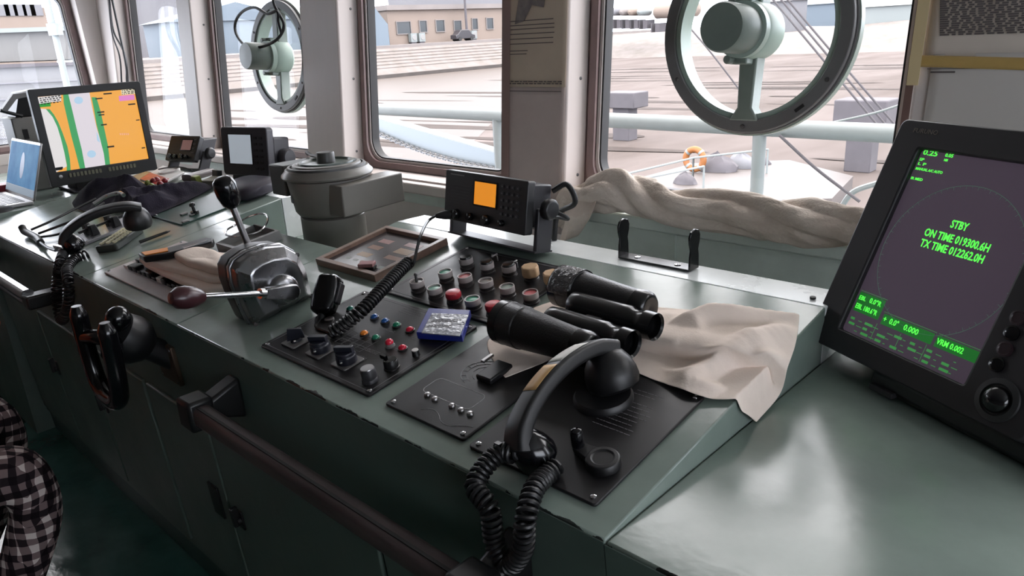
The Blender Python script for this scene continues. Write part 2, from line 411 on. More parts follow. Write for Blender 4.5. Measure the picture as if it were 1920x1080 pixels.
# ------------------------------------------------------------------ light: an overcast sky
w = bpy.data.worlds.new('overcast'); sc.world = w; w.use_nodes = True
N = w.node_tree.nodes; L = w.node_tree.links; bg = N['Background']
tc = N.new('ShaderNodeTexCoord'); sp = N.new('ShaderNodeSeparateXYZ'); L.new(tc.outputs['Generated'], sp.inputs[0])
rp = N.new('ShaderNodeValToRGB'); rp.color_ramp.elements[0].position = .0; rp.color_ramp.elements[1].position = .6
rp.color_ramp.elements[0].color = (.80, .87, 1, 1); rp.color_ramp.elements[1].color = (1, .972, .975, 1)
L.new(sp.outputs['Z'], rp.inputs['Fac']); L.new(rp.outputs['Color'], bg.inputs['Color'])
bg.inputs['Strength'].default_value = 5.6
sc.view_settings.view_transform = 'Standard'; sc.view_settings.look = 'None'
sc.view_settings.exposure = .5; sc.view_settings.gamma = 1; sc.view_settings.use_curve_mapping = False
sc.cycles.max_bounces = 10; sc.cycles.diffuse_bounces = 6; sc.cycles.glossy_bounces = 4; sc.cycles.transparent_max_bounces = 24
sc.cycles.sample_clamp_indirect = 6; sc.cycles.use_denoising = True
sc.cycles.caustics_reflective = False; sc.cycles.caustics_refractive = False
WHITEX = mat('dimmed_white_paint', (112, 118, 118), .5, var=.05)  # outdoor white toned down so the bright sky does not burn it out
# ------------------------------------------------------------------ the river, its mud and the far banks
MUD = mat('river_mud', (78, 71, 68), .95, c2=(99, 92, 90), vs=.16, stretch=(1, .35, 1), spec=.05)
nt = MUD.node_tree
BANK = mat('stone_bank', (90, 84, 79), .9, c2=(106, 99, 97), vs=.5)
QUAYM = mat('quay_concrete', (112, 106, 104), .9, var=.08, vs=.3)
FACADE = mat('cream_facade', (116, 104, 96), .9, var=.05, vs=.4)
SHADEW = mat('office_glass', (46, 50, 53), .3)
BLUESH = mat('blue_shed', (90, 101, 111), .7, var=.05)  # blue paled to carry the distance haze
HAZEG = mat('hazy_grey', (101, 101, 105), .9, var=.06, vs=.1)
LILAC = mat('hazed_concrete', (76, 73, 77), .9, var=.1, vs=2)  # lilac paled, outdoor haze put into the colour
WATER = mat('brown_water', (71, 63, 58), .5, var=.07, vs=.3, bump=.12, bs=1.2, stretch=(1, .3, 1), spec=.12)
G0 = -4.0
mb = MB(); mb.box(-450, 260, 2.6, 420, G0 - .4, G0); struct('ground', mb, MUD, 'tidal mud flat of the river')
mb = MB(); mb.add([(-420, 20, G0 + .01), (-14, 8, G0 + .01), (-60, 66, G0 + .01), (-101, 106, G0 + .01), (-101, 77, G0 + .01), (-101, 60, G0 + .01)], [(0, 1, 2, 3, 4, 5)])
struct('water', mb, WATER, 'brown river channel below the stone bank')
def bankpt(px, py, x=-101): return onX(px, py, x)
mb = MB()
prof = [(-101, G0 - .1), (-103, G0 + 1.2), (-109, G0 + 4.3), (-110, G0 + 4.6), (-110, G0 - .1)]
B_ = MX(((1, 0, 0, 0), (0, 0, 1, 0), (0, 1, 0, 0), (0, 0, 0, 1)))
mb.prism(prof, 30, 175, B_)
for k in range(6):
    x = -103.4 - k * .95; z = G0 + 1.42 + k * .5; mb.box(x - .9, x, 30, 175, z - .3, z + .12)
mb.m = 1; mb.box(-102.4, -100.6, 30, 175, G0 - .1, G0 + .55); mb.m = 0
struct('bank', mb, [BANK, mat('wet_stone', (59, 53, 50), .7, var=.2, vs=.8)], 'stepped stone river bank', smooth=False)
mb = MB(); mb.box(-210, -109.6, 30, 175, G0, .95); struct('quay', mb, QUAYM, 'concrete quay above the stone bank')
# quay office
XB = -119.0
z0 = onX(830, 72, XB).z; ya = onX(728, 50, XB).y; yb = onX(946, 40, XB).y
t = thing('office_building', 'cream single-storey office building on the far quay', 'building', (XB - 4, (ya + yb) / 2, .95))
mb = MB(); mb.box(XB - 8, XB, ya, yb + 14, .95, z0 + 5.6); part('wall', mb, FACADE, t, world=True, smooth=False)
mb = MB(); mb.box(XB - 8.4, XB + .7, ya - .4, yb + 14, z0 + 5.5, z0 + 6.4); part('eaves', mb, QUAYM, t, world=True, smooth=False)
mb = MB(); mb.box(XB - 7, XB - 1.5, ya + 6, yb + 14, z0 + 6.4, z0 + 11); part('upper_storey', mb, HAZEG, t, world=True, smooth=False)
for x0, y0, x1, y1 in ((741, 40, 771, 64), (784, 38, 801, 61), (815, 37, 834, 60), (849, 38, 866, 64), (883, 34, 896, 56), (910, 33, 925, 55)):
    a = onX(x0, y0, XB); b = onX(x1, y1, XB)
    mb = MB(); mb.ring([(a.y, a.z), (b.y, a.z), (b.y, b.z), (a.y, b.z)], [(a.y + .15, a.z - .15), (b.y - .15, a.z - .15), (b.y - .15, b.z + .15), (a.y + .15, b.z + .15)], 0, .25,
                       MX(((0, 0, 1, XB), (1, 0, 0, 0), (0, 1, 0, 0), (0, 0, 0, 1))))
    f = part('window', mb, QUAYM, t, world=True, smooth=False)
    mb = MB(); mb.box(XB, XB + .1, a.y + .15, b.y - .15, b.z + .15, a.z - .15); part('pane', mb, SHADEW, f, world=True, smooth=False)
for px, py, lb in ((775, 74, 'white air conditioner box standing below the wide office window'), (790, 68, 'white air conditioner box beside the second office window'), (888, 68, 'white air conditioner box at the right of the office door')):
    p = onX(px, py, XB + .8)
    t = thing('air_conditioner', lb, 'air conditioner', (XB + .7, p.y, .95), 'air conditioners along the office wall')
    mb = MB(); mb.box(-.4, .4, -.75, .75, .3, 1.9); part('casing', mb, WHITEX, t)
    mb = MB(); mb.lathe([(.55, 0), (.5, .06), (0, .06)], 20, fr((.4, .1, 1.1), (0, 1, 0), (0, 0, 1), (1, 0, 0))); part('fan_grille', mb, GREYP, t)
    mb = MB(); mb.box(-.3, .3, -.6, .6, 0, .3); part('base', mb, LILAC, t)
p = onX(868, 68, XB + 4)
t = thing('car', 'dark parked car on the quay before the office', 'car', (p.x, p.y, .95))
mb = MB(); mb.xprism([(-2.6, .4), (2.6, .4), (2.6, 1.1), (1.7, 1.3), (1.0, 2.1), (-1.2, 2.1), (-2.0, 1.3), (-2.6, 1.15)], -.9, .9); part('body', mb, mat('car_grey', (46, 44, 48), .3), t, bevel=.1)
for y in (-1.6, 1.6):
    mb = MB(); mb.cyl((-.95, y, .42), (.95, y, .42), .42); part('wheel', mb, RUBBER, t)
p = onX(872, 10, XB + 2.5)
mb = MB(); mb.cyl((XB + 2.5, p.y, .95), (XB + 2.5, p.y, 12), .28, .2, 10); solo('utility_pole', mb, LILAC, 'tall dark utility pole before the office', 'pole')
a = onX(702, 20, XB + 3); b = onX(731, 84, XB + 3)
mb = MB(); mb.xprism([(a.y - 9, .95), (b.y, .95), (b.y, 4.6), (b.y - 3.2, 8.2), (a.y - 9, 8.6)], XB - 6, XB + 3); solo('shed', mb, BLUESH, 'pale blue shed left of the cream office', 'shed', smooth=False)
# hazy sheds further along, seen through the two port-most front windows
for px, py0, py1, X, lb in ((300, -25, 70, -190, 'long hazy pale blue warehouse far off beyond the second window'), (462, 38, 120, -150, 'pale blue-grey boat shed beyond the left clear view screen')):
    a = onX(px, py0, X); b = onX(px, py1, X)
    mb = MB(); mb.box(X - 12, X, a.y - 16, a.y + 12, b.z, a.z); mb.xprism([(a.y - 17, a.z), (a.y + 13, a.z), (a.y - 2, a.z + 3.5)], X - 12, X + .5)
    mb.box(X - 12, X, a.y - 16, a.y + 12, G0, b.z)
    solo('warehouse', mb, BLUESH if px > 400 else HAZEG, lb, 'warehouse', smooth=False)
# low land beyond the flat, seen through the widest window
mb = MB()
def hill(u, v):
    x = -150 + 330 * u; return (x, 128 + v * 60, G0 - .3 + 3.5 * min(1, v * 3) + 1.2 * v + .8 * min(1, v * 4) * math.sin(x * .11))
mb.grid(hill, 60, 6); struct('bank_far', mb, BANK, 'low far bank beyond the mud flat')
for k, px in enumerate((1151, 1168, 1184, 1200, 1217, 1240)):
    p = onY(px, 22, 136); r = .74 if k < 5 else 1.3
    t = thing('storage_tank', ['white horizontal storage tank at the left end of the tank row', 'pale lilac storage tank, second in the row from the left', 'cream storage tank, third in the row from the left', 'pinkish storage tank, fourth in the row from the left', 'white storage tank beside the long cream tank', 'long cream storage tank at the right of the tank row'][k], 'tank', (p.x, 136, p.z - r - 2.2), 'storage tanks on the far bank')
    mb = MB(); L_ = 3.2 if k < 5 else 9
    mb.lathe([(0, -.6), (r * .7, -.4), (r, 0), (r, L_), (r * .7, L_ + .4), (0, L_ + .6)], 20, MX.Translation((0, 0, r + 2.2)) @ fr((0, 0, 0), (1, 0, 0), (0, 0, 1), (0, -1, 0) if k < 5 else (-.1, -1, 0)) if k < 5 else fr((-1, 0, r + 2.2), (0, 1, 0), (0, 0, 1), (1, 0, 0)))
    part('vessel', mb, [WHITEX, HAZEG, QUAYM, FACADE, WHITEX, FACADE][k], t)
    for s in (-1, 1):
        mb = MB(); mb.box(s * .4 - .2, s * 1.0 + .2, -2.5, .3, -.3, 1.4); part('support', mb, LILAC, t)
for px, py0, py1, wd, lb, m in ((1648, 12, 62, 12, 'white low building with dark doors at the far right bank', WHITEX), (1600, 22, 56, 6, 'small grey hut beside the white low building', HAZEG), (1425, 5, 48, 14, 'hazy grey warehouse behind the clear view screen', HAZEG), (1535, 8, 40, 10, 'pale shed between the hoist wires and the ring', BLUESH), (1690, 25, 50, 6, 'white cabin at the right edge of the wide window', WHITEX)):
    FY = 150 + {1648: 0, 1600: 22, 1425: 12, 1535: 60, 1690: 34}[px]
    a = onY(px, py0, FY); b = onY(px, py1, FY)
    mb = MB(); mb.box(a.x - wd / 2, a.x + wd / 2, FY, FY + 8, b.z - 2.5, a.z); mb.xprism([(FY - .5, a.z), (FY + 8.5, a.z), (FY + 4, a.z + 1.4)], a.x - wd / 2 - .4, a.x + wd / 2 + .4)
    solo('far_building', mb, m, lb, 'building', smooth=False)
# grey water-worn streaks and pools on the flat
mb = MB()
for k in range(70):
    x = random.uniform(-70, 12); y = random.uniform(24, 100); a = random.uniform(2, 11); b = random.uniform(.25, .9); sk = random.uniform(.15, .5)
    n = 14; mb.add([(x + a * math.cos(2 * PI * i / n) * (1 + .3 * NZ.noise(V((k, i, 0)))), y + b * math.sin(2 * PI * i / n) + sk * a * math.cos(2 * PI * i / n) * .4, G0 + .012 + k * .0004) for i in range(n)], [tuple(range(n))])
o = solo('mud_ripples', mb, mat('wet_mud', (60, 53, 50), .8, var=.15, vs=.6, spec=.08), 'darker wet streaks and ripple pools on the mud flat', 'mud', kind='stuff', smooth=False)
# mooring dolphins
def dolphin(px, py0, py1, pyb, wpx, lb, Y=None):
    b = onZ(px, pyb, G0); k = (b - CAM).length / FPX; Y = b.y
    a = onY(px, py0, Y); c = onY(px, py1, Y); w_ = wpx * k * 1.05
    t = thing('mooring_dolphin', lb, 'mooring post', (b.x, b.y, G0), 'mooring dolphins in the mud')
    mb = MB(); mb.box(-w_ / 2, w_ / 2, -w_ / 3, w_ / 3, c.z - G0, a.z - G0); part('cap', mb, LILAC, t, bevel=.05)
    mb = MB(); mb.box(-w_ / 4, w_ / 4, -w_ / 5, w_ / 5, 0, c.z - G0); part('pile', mb, LILAC, t, bevel=.03)
dolphin(1612, 185, 232, 320, 80, 'concrete mooring dolphin left of the radar, nearer of the two')
dolphin(1172, 172, 201, 262, 66, 'concrete mooring dolphin beside the left edge of the wide window')
# work raft with clutter and a mooring line
t = thing('work_raft', 'low pale work raft with rails on the mud below the wide window', 'raft', (-12.5, 24.5, G0))
mb = MB(); pts = [onZ(x, y, G0 + .45) for x, y in ((1130, 352), (1300, 306), (1480, 300), (1600, 330), (1560, 372), (1150, 384))]
o_ = V((-12.5, 24.5, G0)); mb.prism([(p.x - o_.x, p.y - o_.y) for p in pts], 0, .45); part('hull', mb, mat('raft_grey', (76, 70, 68), .6, var=.1, vs=.6), t)
for pa, pb in (((1150, 332), (1300, 296)), ((1300, 296), (1440, 280)), ((1180, 340), (1320, 312))):
    a = onZ(*pa, G0 + 1.3); b = onZ(*pb, G0 + 1.3); mb = MB(); mb.tube([a, b], .035, 6)
    for q in (a, b): mb.tube([(q.x, q.y, G0 + .4), q], .035, 6)
    part('rail', mb, WHITEX, t, world=True)
p = onZ(1302, 308, G0 + .75)
t = thing('lifebuoy', 'orange and white lifebuoy leaning on the work raft', 'lifebuoy', (p.x, p.y, G0 + .515))
mb = MB(); mb.tube(cat([(.36 * math.cos(a), 0, .42 + .36 * math.sin(a)) for a in [i * PI / 6 for i in range(12)]], 3, True), .12, 10, True); part('ring', mb, mat('lifebuoy_orange', (128, 78, 34), .6), t)
mb = MB()
for a in (PI / 4, 3 * PI / 4, 5 * PI / 4, 7 * PI / 4): mb.cyl((.36 * math.cos(a - .12), 0, .42 + .36 * math.sin(a - .12)), (.36 * math.cos(a + .12), 0, .42 + .36 * math.sin(a + .12)), .125, n=12)
part('band', mb, WHITEX, t)
for k, (px, py, r, lb) in enumerate(((1345, 312, .5, 'dark tarpaulin heap right of the lifebuoy'), (1390, 306, .42, 'grey net heap on the raft behind the tarpaulin'), (1285, 336, .3, 'dark drum in front of the lifebuoy'), (1430, 300, .22, 'black fender at the far corner of the raft'))):
    p = onZ(px, py, G0 + .6); mb = MB(); c = p
    mb.grid(lambda u, v, c=c, r=r, k=k: tuple(V((c.x, c.y, G0 + .456)) + V((math.cos(2 * PI * u) * (1 - v * v) * r * 1.5, math.sin(2 * PI * u) * (1 - v * v) * r, v * r * 1.3)) * (1 + .25 * NZ.noise(V((k * 3 + math.cos(2 * PI * u) * 2, math.sin(2 * PI * u) * 2, v * 2))))), 16, 8, True)
    solo('deck_gear', mb, LILAC if k != 1 else HAZEG, lb, 'deck gear')
# ------------------------------------------------------------------ own ship's rail, bulwark, wires
YR = 3.0
zr = 1.15
t = thing('ship_railing', 'white pipe railing of the ship just outside the front windows', 'railing', (-2.2, YR, -.2))
mb = MB(); mb.tube([(-4.75, YR, zr + .02), (2.5, YR, zr)], .036, 12); part('top_rail', mb, WHITEX, t, world=True)
for px, py in ((1422, 300), (934, 260)):
    x = onY(px, py, YR).x; mb = MB(); mb.cyl((x, YR, -.2), (x, YR, zr), .028, n=12); part('post', mb, WHITEX, t, world=True)
a, b = onY(250, 243, 2.3), onY(420, 262, 2.3); mb = MB(); mb.tube([a, b], .050, 12); part('lower_rail', mb, WHITEX, t, world=True)
x = 1.0
mb = MB(); mb.cyl((x, YR, -.2), (x, YR, zr), .028, n=12); part('post', mb, WHITEX, t, world=True)
mb = MB(); mb.box(-9, 2.5, 1.95, YR + .1, -.28, -.2); struct('deck', mb, WHITEX, 'white deck strip outside the windows')
# sloping pale blue gangway panel beyond the rail
Yg = 4.6
P4 = [onY(x, y, Yg) for x, y in ((690, 218), (960, 296), (960, 330), (690, 250))]
t = thing('gangway', 'pale blue sloping gangway with white top edge beyond the railing', 'gangway', (P4[3].x, Yg, P4[2].z))
mb = MB(); XZ = MX(((1, 0, 0, 0), (0, 0, 1, Yg), (0, 1, 0, 0), (0, 0, 0, 1)))
mb.prism([(p.x, p.z) for p in P4], 0, .12, XZ); part('side_panel', mb, mat('gangway_blue', (96, 102, 106), .5), t, world=True)
mb = MB(); mb.tube([P4[0] + V((0, .05, .0)), P4[1] + V((0, .05, .0))], .035, 8); part('top_edge', mb, WHITEX, t, world=True)
a, b = onY(700, 246, Yg - .02), onY(935, 318, Yg - .02); mb = MB(); n = 46
for i in range(n):
    c = a.lerp(b, (i + .5) / n); c.z -= .05 * math.sin(PI * (i + .5) / n); d = (b - a).normalized() * .034; z = V((0, 0, .016)) if i % 2 else V((0, -.016, 0))
    mb.tube([c - d, c - d * .5 + z, c + d * .5 + z, c + d, c + d * .5 - z, c - d * .5 - z], .008, 5, True)
part('chain', mb, STEELD, t, world=True)
def wire(name, pts, r, m, lb, Y, c='rope'):
    mb = MB(); mb.tube(cat([onY(x, y, Y) for x, y in pts], 6), r, 7); solo(name, mb, m, lb, c)
wire('hoist_wire', [(1425, -30), (1540, 108), (1655, 246)], .0050, LILAC, 'steel hoist wire slanting across the wide window, lowest of three', 3.6, 'wire')
wire('hoist_wire', [(1440, -30), (1552, 104), (1664, 238)], .0050, LILAC, 'steel hoist wire slanting across the wide window, middle of three', 3.65, 'wire')
wire('hoist_wire', [(1452, -30), (1562, 100), (1680, 236)], .0050, LILAC, 'steel hoist wire slanting across the wide window, topmost of three', 3.7, 'wire')
wire('stay_wire', [(1270, 25), (1330, 95), (1388, 170)], .0042, LILAC, 'thin stay wire seen inside the big clear view ring', 3.6, 'wire')
wire('mooring_line', [(1462, 254), (1530, 316), (1612, 378)], .006, LILAC, 'dark mooring line running down from the white rail', 2.96)
wire('signal_line', [(1560, 230), (1640, 212), (1720, 186)], .005, WHITEX, 'thin white line rising to the right above the rail', 3.3)
wire('rope', [(1575, 392), (1600, 360), (1650, 342)], .012, WHITEX, 'white rope end behind the radar', 3.2)
# ------------------------------------------------------------------ vessel lying off to port
t = thing('moored_vessel', 'pale moored vessel outside the port side window', 'vessel', (-26, 7.2, G0))
MV = fr((-24, 6.0, 0), (-.965, .262, 0), (-.262, -.965, 0), (0, 0, 1))
XV = -22.0
def pv(x, y): return onX(x, y, XV)
mb = MB(); q = [pv(-60, 118), pv(230, 108), pv(230, 52), pv(-60, 62)]
YZ = MX(((0, 0, 1, XV), (1, 0, 0, 0), (0, 1, 0, 0), (0, 0, 0, 1)))
mb.prism([(p.y, p.z) for p in q], -4, 0, YZ); part('superstructure', mb, mat('vessel_grey', (95, 94, 93), .6, var=.03), t, world=True)
mb = MB(); q = [pv(-60, 64), pv(230, 54), pv(230, 46), pv(-60, 56)]; mb.prism([(p.y, p.z) for p in q], -4.2, .15, YZ); part('roof_edge', mb, WHITEX, t, world=True)
mb = MB(); q = [pv(-60, 300), pv(230, 300), pv(230, 116), pv(-60, 126)]; mb.prism([(p.y, p.z) for p in q], -4, .5, YZ); part('hull', mb, mat('vessel_white', (108, 108, 110), .5, var=.05, vs=.8), t, world=True)
mb = MB(); q = [pv(-60, 130), pv(230, 118), pv(230, 113), pv(-60, 123)]; mb.prism([(p.y, p.z) for p in q], .5, .62, YZ); part('shadow_line', mb, LILAC, t, world=True)  # grey strip standing in for the shadow line above the hull
for y0 in (160, 190, 225, 262):
    mb = MB(); mb.tube([V((XV + .5, 0, 0)) * 0 + onX(-60, y0, XV + .6), onX(230, y0 - 14, XV + .6)], .03, 6); part('hull_seam', mb, HAZEG, t, world=True)
p = onX(84, -20, -16); b = onX(128, 175, -16)
mb = MB(); mb.cyl(b + V((0, 0, -3)), p + V((0, 0, .6)), .07, .05, 10); mb.cyl(onX(102, 50, -16) + V((0, 0, -.15)), onX(100, 44, -16) + V((0, 0, .0)), .12)
solo('mast', mb, WHITEX, 'white leaning mast seen through the port side window', 'mast')
a = onX(-20, 15, -150); b = onX(90, 44, -150)
t = thing('terminal_building', 'pinkish building with dark windows behind the moored vessel', 'building', (-153, (a.y + b.y) / 2, G0))
mb = MB(); mb.box(-160, -150, a.y - 8, b.y, G0, a.z); part('wall', mb, FACADE, t, world=True, smooth=False)
for x in (5, 20, 37, 54, 68):
    p = onX(x, 19, -150); mb = MB(); mb.box(-150.2, -149.8, p.y - .9, p.y + .9, p.z - .9, p.z + .9); part('window', mb, HAZEG, t, world=True, smooth=False)
# ------------------------------------------------------------------ consoles
XL, XR, XN0, XN1 = -3.63, -.488, -2.43, -1.768
zt = lambda y: .96 + (y - .645) * math.tan(TILT)
YS, ZS, YB = 1.335, zt(1.335), 1.445
ZB = ZS - .003
t = thing('control_console', 'long pale green sloping wheelhouse control console', 'control console', (-2.0, 1.0, 0))
def slab(x0, x1, prof, name, m, **k):
    mb = MB(); mb.xprism(prof, x0, x1); return part(name, mb, m, t, world=True, **k)
lowf = [(.649, .90), (.70, .10), (YB, .10), (YB, .90)]
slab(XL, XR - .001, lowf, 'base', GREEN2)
slab(XN1, XR, [(.645, .96), (YS, ZS), (YS, .901), (.649, .901)], 'desk_top', GREEN, bevel=.003)
slab(XL, XN0, [(.645, .96), (YS, ZS), (YS, .901), (.649, .901)], 'desk_top', GREEN, bevel=.003)
slab(XN0 + .0012, XN1 - .0012, [(.645, .96), (1.125, zt(1.125)), (1.125, .901), (.649, .901)], 'desk_top', GREEN, bevel=.003)
slab(XN0, XN1, [(1.126, .901), (YB, .901), (YB, .918), (1.126, .918)], 'well_floor', GREEN)
slab(XL, XR, [(.712, 0), (YB, 0), (YB, .099), (.706, .099)], 'plinth', DGREEN)
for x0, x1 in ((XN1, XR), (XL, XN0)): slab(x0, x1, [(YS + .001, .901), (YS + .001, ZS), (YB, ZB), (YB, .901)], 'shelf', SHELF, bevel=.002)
slab(XL, XR - .001, [(.6436, .9566), (.6455, .9566), (.650, .90), (.6478, .90)], 'shaded_front_strip', GREEN2)  # thin slab added to carry the shaded front colour up to the edge
# doors in the front
fy = lambda z: .649 + (.90 - z) * (.051 / .80)
def fpt(x, z, d=0): return V((x, fy(z) - d, z))
MF = fr((0, .649, .90), (1, 0, 0), (0, .0636, -1)) # x, down the front, into console
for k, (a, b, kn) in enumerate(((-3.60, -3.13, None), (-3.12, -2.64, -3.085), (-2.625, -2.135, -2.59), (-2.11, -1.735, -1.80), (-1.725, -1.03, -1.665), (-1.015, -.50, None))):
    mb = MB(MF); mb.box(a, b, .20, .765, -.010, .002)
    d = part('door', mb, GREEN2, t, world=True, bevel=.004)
    if kn:
        zz = .43 if k < 3 else .462
        mb = MB(MF)
        if k == 3: mb.box(kn - .028, kn + .028, zz - .05, zz + .05, -.016, -.009)
        else:
            mb.box(kn - .013, kn + .013, zz - .028, zz + .028, -.016, -.009); mb.box(kn - .006, kn + .006, zz - .045, zz + .012, -.034, -.016)
            mb.cyl((kn, zz, -.009), (kn, zz, -.026), .011)
        part('latch_plate' if k == 3 else 'latch', mb, BLACK, d, world=True, bevel=.002)
# starboard desk
t = thing('chart_desk', 'flat green desk under the large radar display', 'desk', (.3, 1.0, 0))
mb = MB(); mb.xprism([(.645, .958), (1.475, .958), (1.475, .90), (.649, .90)], XR + .001, 1.6); part('desk_top', mb, GREEN, t, world=True, bevel=.004)
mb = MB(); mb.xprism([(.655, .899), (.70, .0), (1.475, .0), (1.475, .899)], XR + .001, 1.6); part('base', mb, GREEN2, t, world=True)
mb = MB(); mb.xprism([(.6436, .9535), (.6455, .9535), (.650, .90), (.6478, .90)], XR + .001, 1.6); part('shaded_front_strip', mb, GREEN2, t, world=True)  # shaded front colour carried up to the desk edge
for a, b in ((-.47, .1), (.11, .7)):
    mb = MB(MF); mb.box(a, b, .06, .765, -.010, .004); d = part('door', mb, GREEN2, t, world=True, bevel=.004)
# port side desk with laptop and chart display
t = thing('side_desk', 'flat green desk at the port end of the console', 'desk', (-4.0, .9, 0))
mb = MB(); mb.box(-4.98, XL - .001, .60, 1.52, .955, .992); part('desk_top', mb, GREEN, t, world=True, bevel=.004)
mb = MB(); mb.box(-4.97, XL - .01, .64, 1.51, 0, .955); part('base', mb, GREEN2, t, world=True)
# ------------------------------------------------------------------ hand rails
t = thing('hand_rail', 'worn brown wooden hand rail on black brackets before the console', 'hand rail', (-1.1, .60, .85))
bar = rr(.040, .046, .014, 4)
mb = MB(); mb.tube([(-1.495, .553, .850), (-.655, .553, .850)], 1, sec=bar)
part('bar', mb, mat('worn_brown_wood', (92, 80, 80), .42, c2=(60, 50, 50), vs=9, stretch=(.35, 3, 3), bump=.05), t, world=True)
mb = MB(); mb.box(-1.47, -.68, .541, .547, .8725, .8745); part('inlay', mb, RUBBER, t, world=True)
for x in (-1.505, -.645):
    mb = MB(); mb.box(x - .032, x + .032, .525, .582, .815, .885); mb.xprism([(.575, .83), (.575, .872), (.6505, .90), (.6525, .80)], x - .024, x + .024); part('bracket', mb, BLACK, t, world=True, bevel=.008)
t = thing('grab_rail', 'shiny chrome grab rail with black bracket at the port end of the console', 'hand rail', (-3.0, .60, .87))
mb = MB(); mb.tube([(-3.5, .555, .872), (-2.70, .555, .872)], 1, sec=rr(.034, .040, .012, 4)); part('bar', mb, CHROME, t, world=True)
mb = MB(); mb.tube([(-3.5, .552, .846), (-2.70, .552, .846)], 1, sec=rr(.030, .014, .005, 3)); part('dark_underside', mb, BLACK, t, world=True)  # black strip along the bar's dark underside
for x in (-2.675, -3.48):
    mb = MB(); mb.box(x - .03, x + .03, .535, .65, .836, .880); part('bracket', mb, BLACK, t, world=True, bevel=.006)
# ------------------------------------------------------------------ steering yoke
t = thing('steering_yoke', 'black U-shaped steering yoke on the console front', 'steering wheel', (-1.89, .52, .78))
zs = [(.0, 1.005), (.0, .93), (.006, .86), (.022, .81), (.055, .785)]
L_ = [(-1.985 + a, .50, z) for a, z in zs]; Rr = [(-1.795 - a, .50, z) for a, z in zs]
mb = MB(); P = cat(L_ + [(-1.89, .50, .780)] + Rr[::-1], 8); n = len(P)
mb.tube(P, [.021 if min(i, n - 1 - i) > 2 else .021 * (.55 + .2 * min(i, n - 1 - i)) for i in range(n)], 14)
part('rim', mb, BLACKG, t, world=True)
mb = MB(); mb.tube(cat([(-1.803, .502, .925), (-1.84, .518, .93), (-1.875, .545, .925)], 6), [.024] * 12 + [.03], 12); mb.tube(cat([(-1.976, .502, .925), (-1.93, .518, .93), (-1.89, .545, .925)], 6), .019, 12)
part('spoke', mb, BLACKG, t, world=True)
mb = MB(); d = (V((-1.88, .648, .842)) - V((-1.88, .565, .925))).normalized()
mb.latheat([(0, -.05), (.03, -.048), (.056, -.03), (.062, 0), (.058, .025), (.04, .05), (0, .05)], (-1.88, .567, .922), d, 24); part('hub', mb, BLACK, t, world=True)
mb = MB(); mb.sph((-1.855, .548, .985), (.026, .03, .032)); part('knob', mb, BLACKG, t, world=True)
mb = MB(); mb.cyl((-1.88, .585, .905), (-1.88, .665, .835), .03, .034); part('column', mb, BLACK, t, world=True)
mb = MB(MF); mb.box(-1.935, -1.825, .015, .125, -.012, .001); pl = part('mounting_plate', mb, mat('bronze_plate', (88, 72, 60), .4, .6, var=.2), t, world=True, bevel=.003)
mb = MB(MF)
for x in (-1.926, -1.834):
    for z in (.024, .116): screw(mb, 0, 0, 0, .004, MF @ fr((x, z, -.012), (1, 0, 0), (0, -1, 0), (0, 0, -1)))
part('screw', mb, STEELD, pl, world=True)
# ------------------------------------------------------------------ panels let into the slope
def plate(name, label, u0, u1, v0, v1, h=.006, m=BLACKP, screws=True, cat_='control panel', r=.006):
    t = thing(name, label, cat_, MT @ MX.Translation(((u0 + u1) / 2, (v0 + v1) / 2, 0)))
    w, d = u1 - u0, v1 - v0
    mb = MB(); mb.prism(rr(w, d, r, 4), .0004, h); f = part('face_plate', mb, m, t, bevel=.0015)
    if screws:
        for sx in (-1, 1):
            for sy in (-1, 1): mb = screw(MB(), sx * (w / 2 - .012), sy * (d / 2 - .012), h, .0048); part('screw', mb, CHROME, f)
    return t, f, ((u0 + u1) / 2, (v0 + v1) / 2)
def loc(c, px, py, h=0): p = tl(px, py, h); return p.x - c[0], p.y - c[1]
def scribble(mb, x, y, w, h, rows, z, th=.0011, fill=.8, M=None):
    for r in range(rows):
        yy = y + h * (r + .5) / rows; xx = x
        while xx < x + w * (.75 + .25 * random.random()) - .002:
            l = random.uniform(.003, .011); mb.box(xx, min(x + w, xx + l), yy, yy + th, z, z + .0003, M); xx += l + .002
# -- panel with rotary switches and lamps
t, f, c = plate('switch_panel', 'black switch panel with rotary switches and coloured indicator lamps below the hand microphone cord', -1.442, -1.052, .046, .332)
mb = MB()
mb.ring(rr(.372, .268, .006, 4), rr(.369, .265, .005, 4), .006, .0063)
for i in range(7): scribble(mb, .0 + (i % 3) * .055 - .06, -.07 + (i // 3) * .028, .042, .012, 3, .006)
for px, py in ((700, 640), (735, 625), (745, 660), (690, 660), (780, 640), (620, 640), (655, 640)):
    x, y = loc(c, px, py); scribble(mb, x - .015, y - .006, .03, .010, 2, .006)
x, y = loc(c, 770, 590); scribble(mb, x - .03, y - .012, .07, .022, 3, .006)
for i in range(5): mb.box(-.045 + i * .022, -.044 + i * .022, -.05, .0, .006, .0063)
for i in range(4): mb.box(-.045, .045, -.05 + i * .0165, -.0492 + i * .0165, .006, .0063)
part('lettering', mb, ENGRD, f)
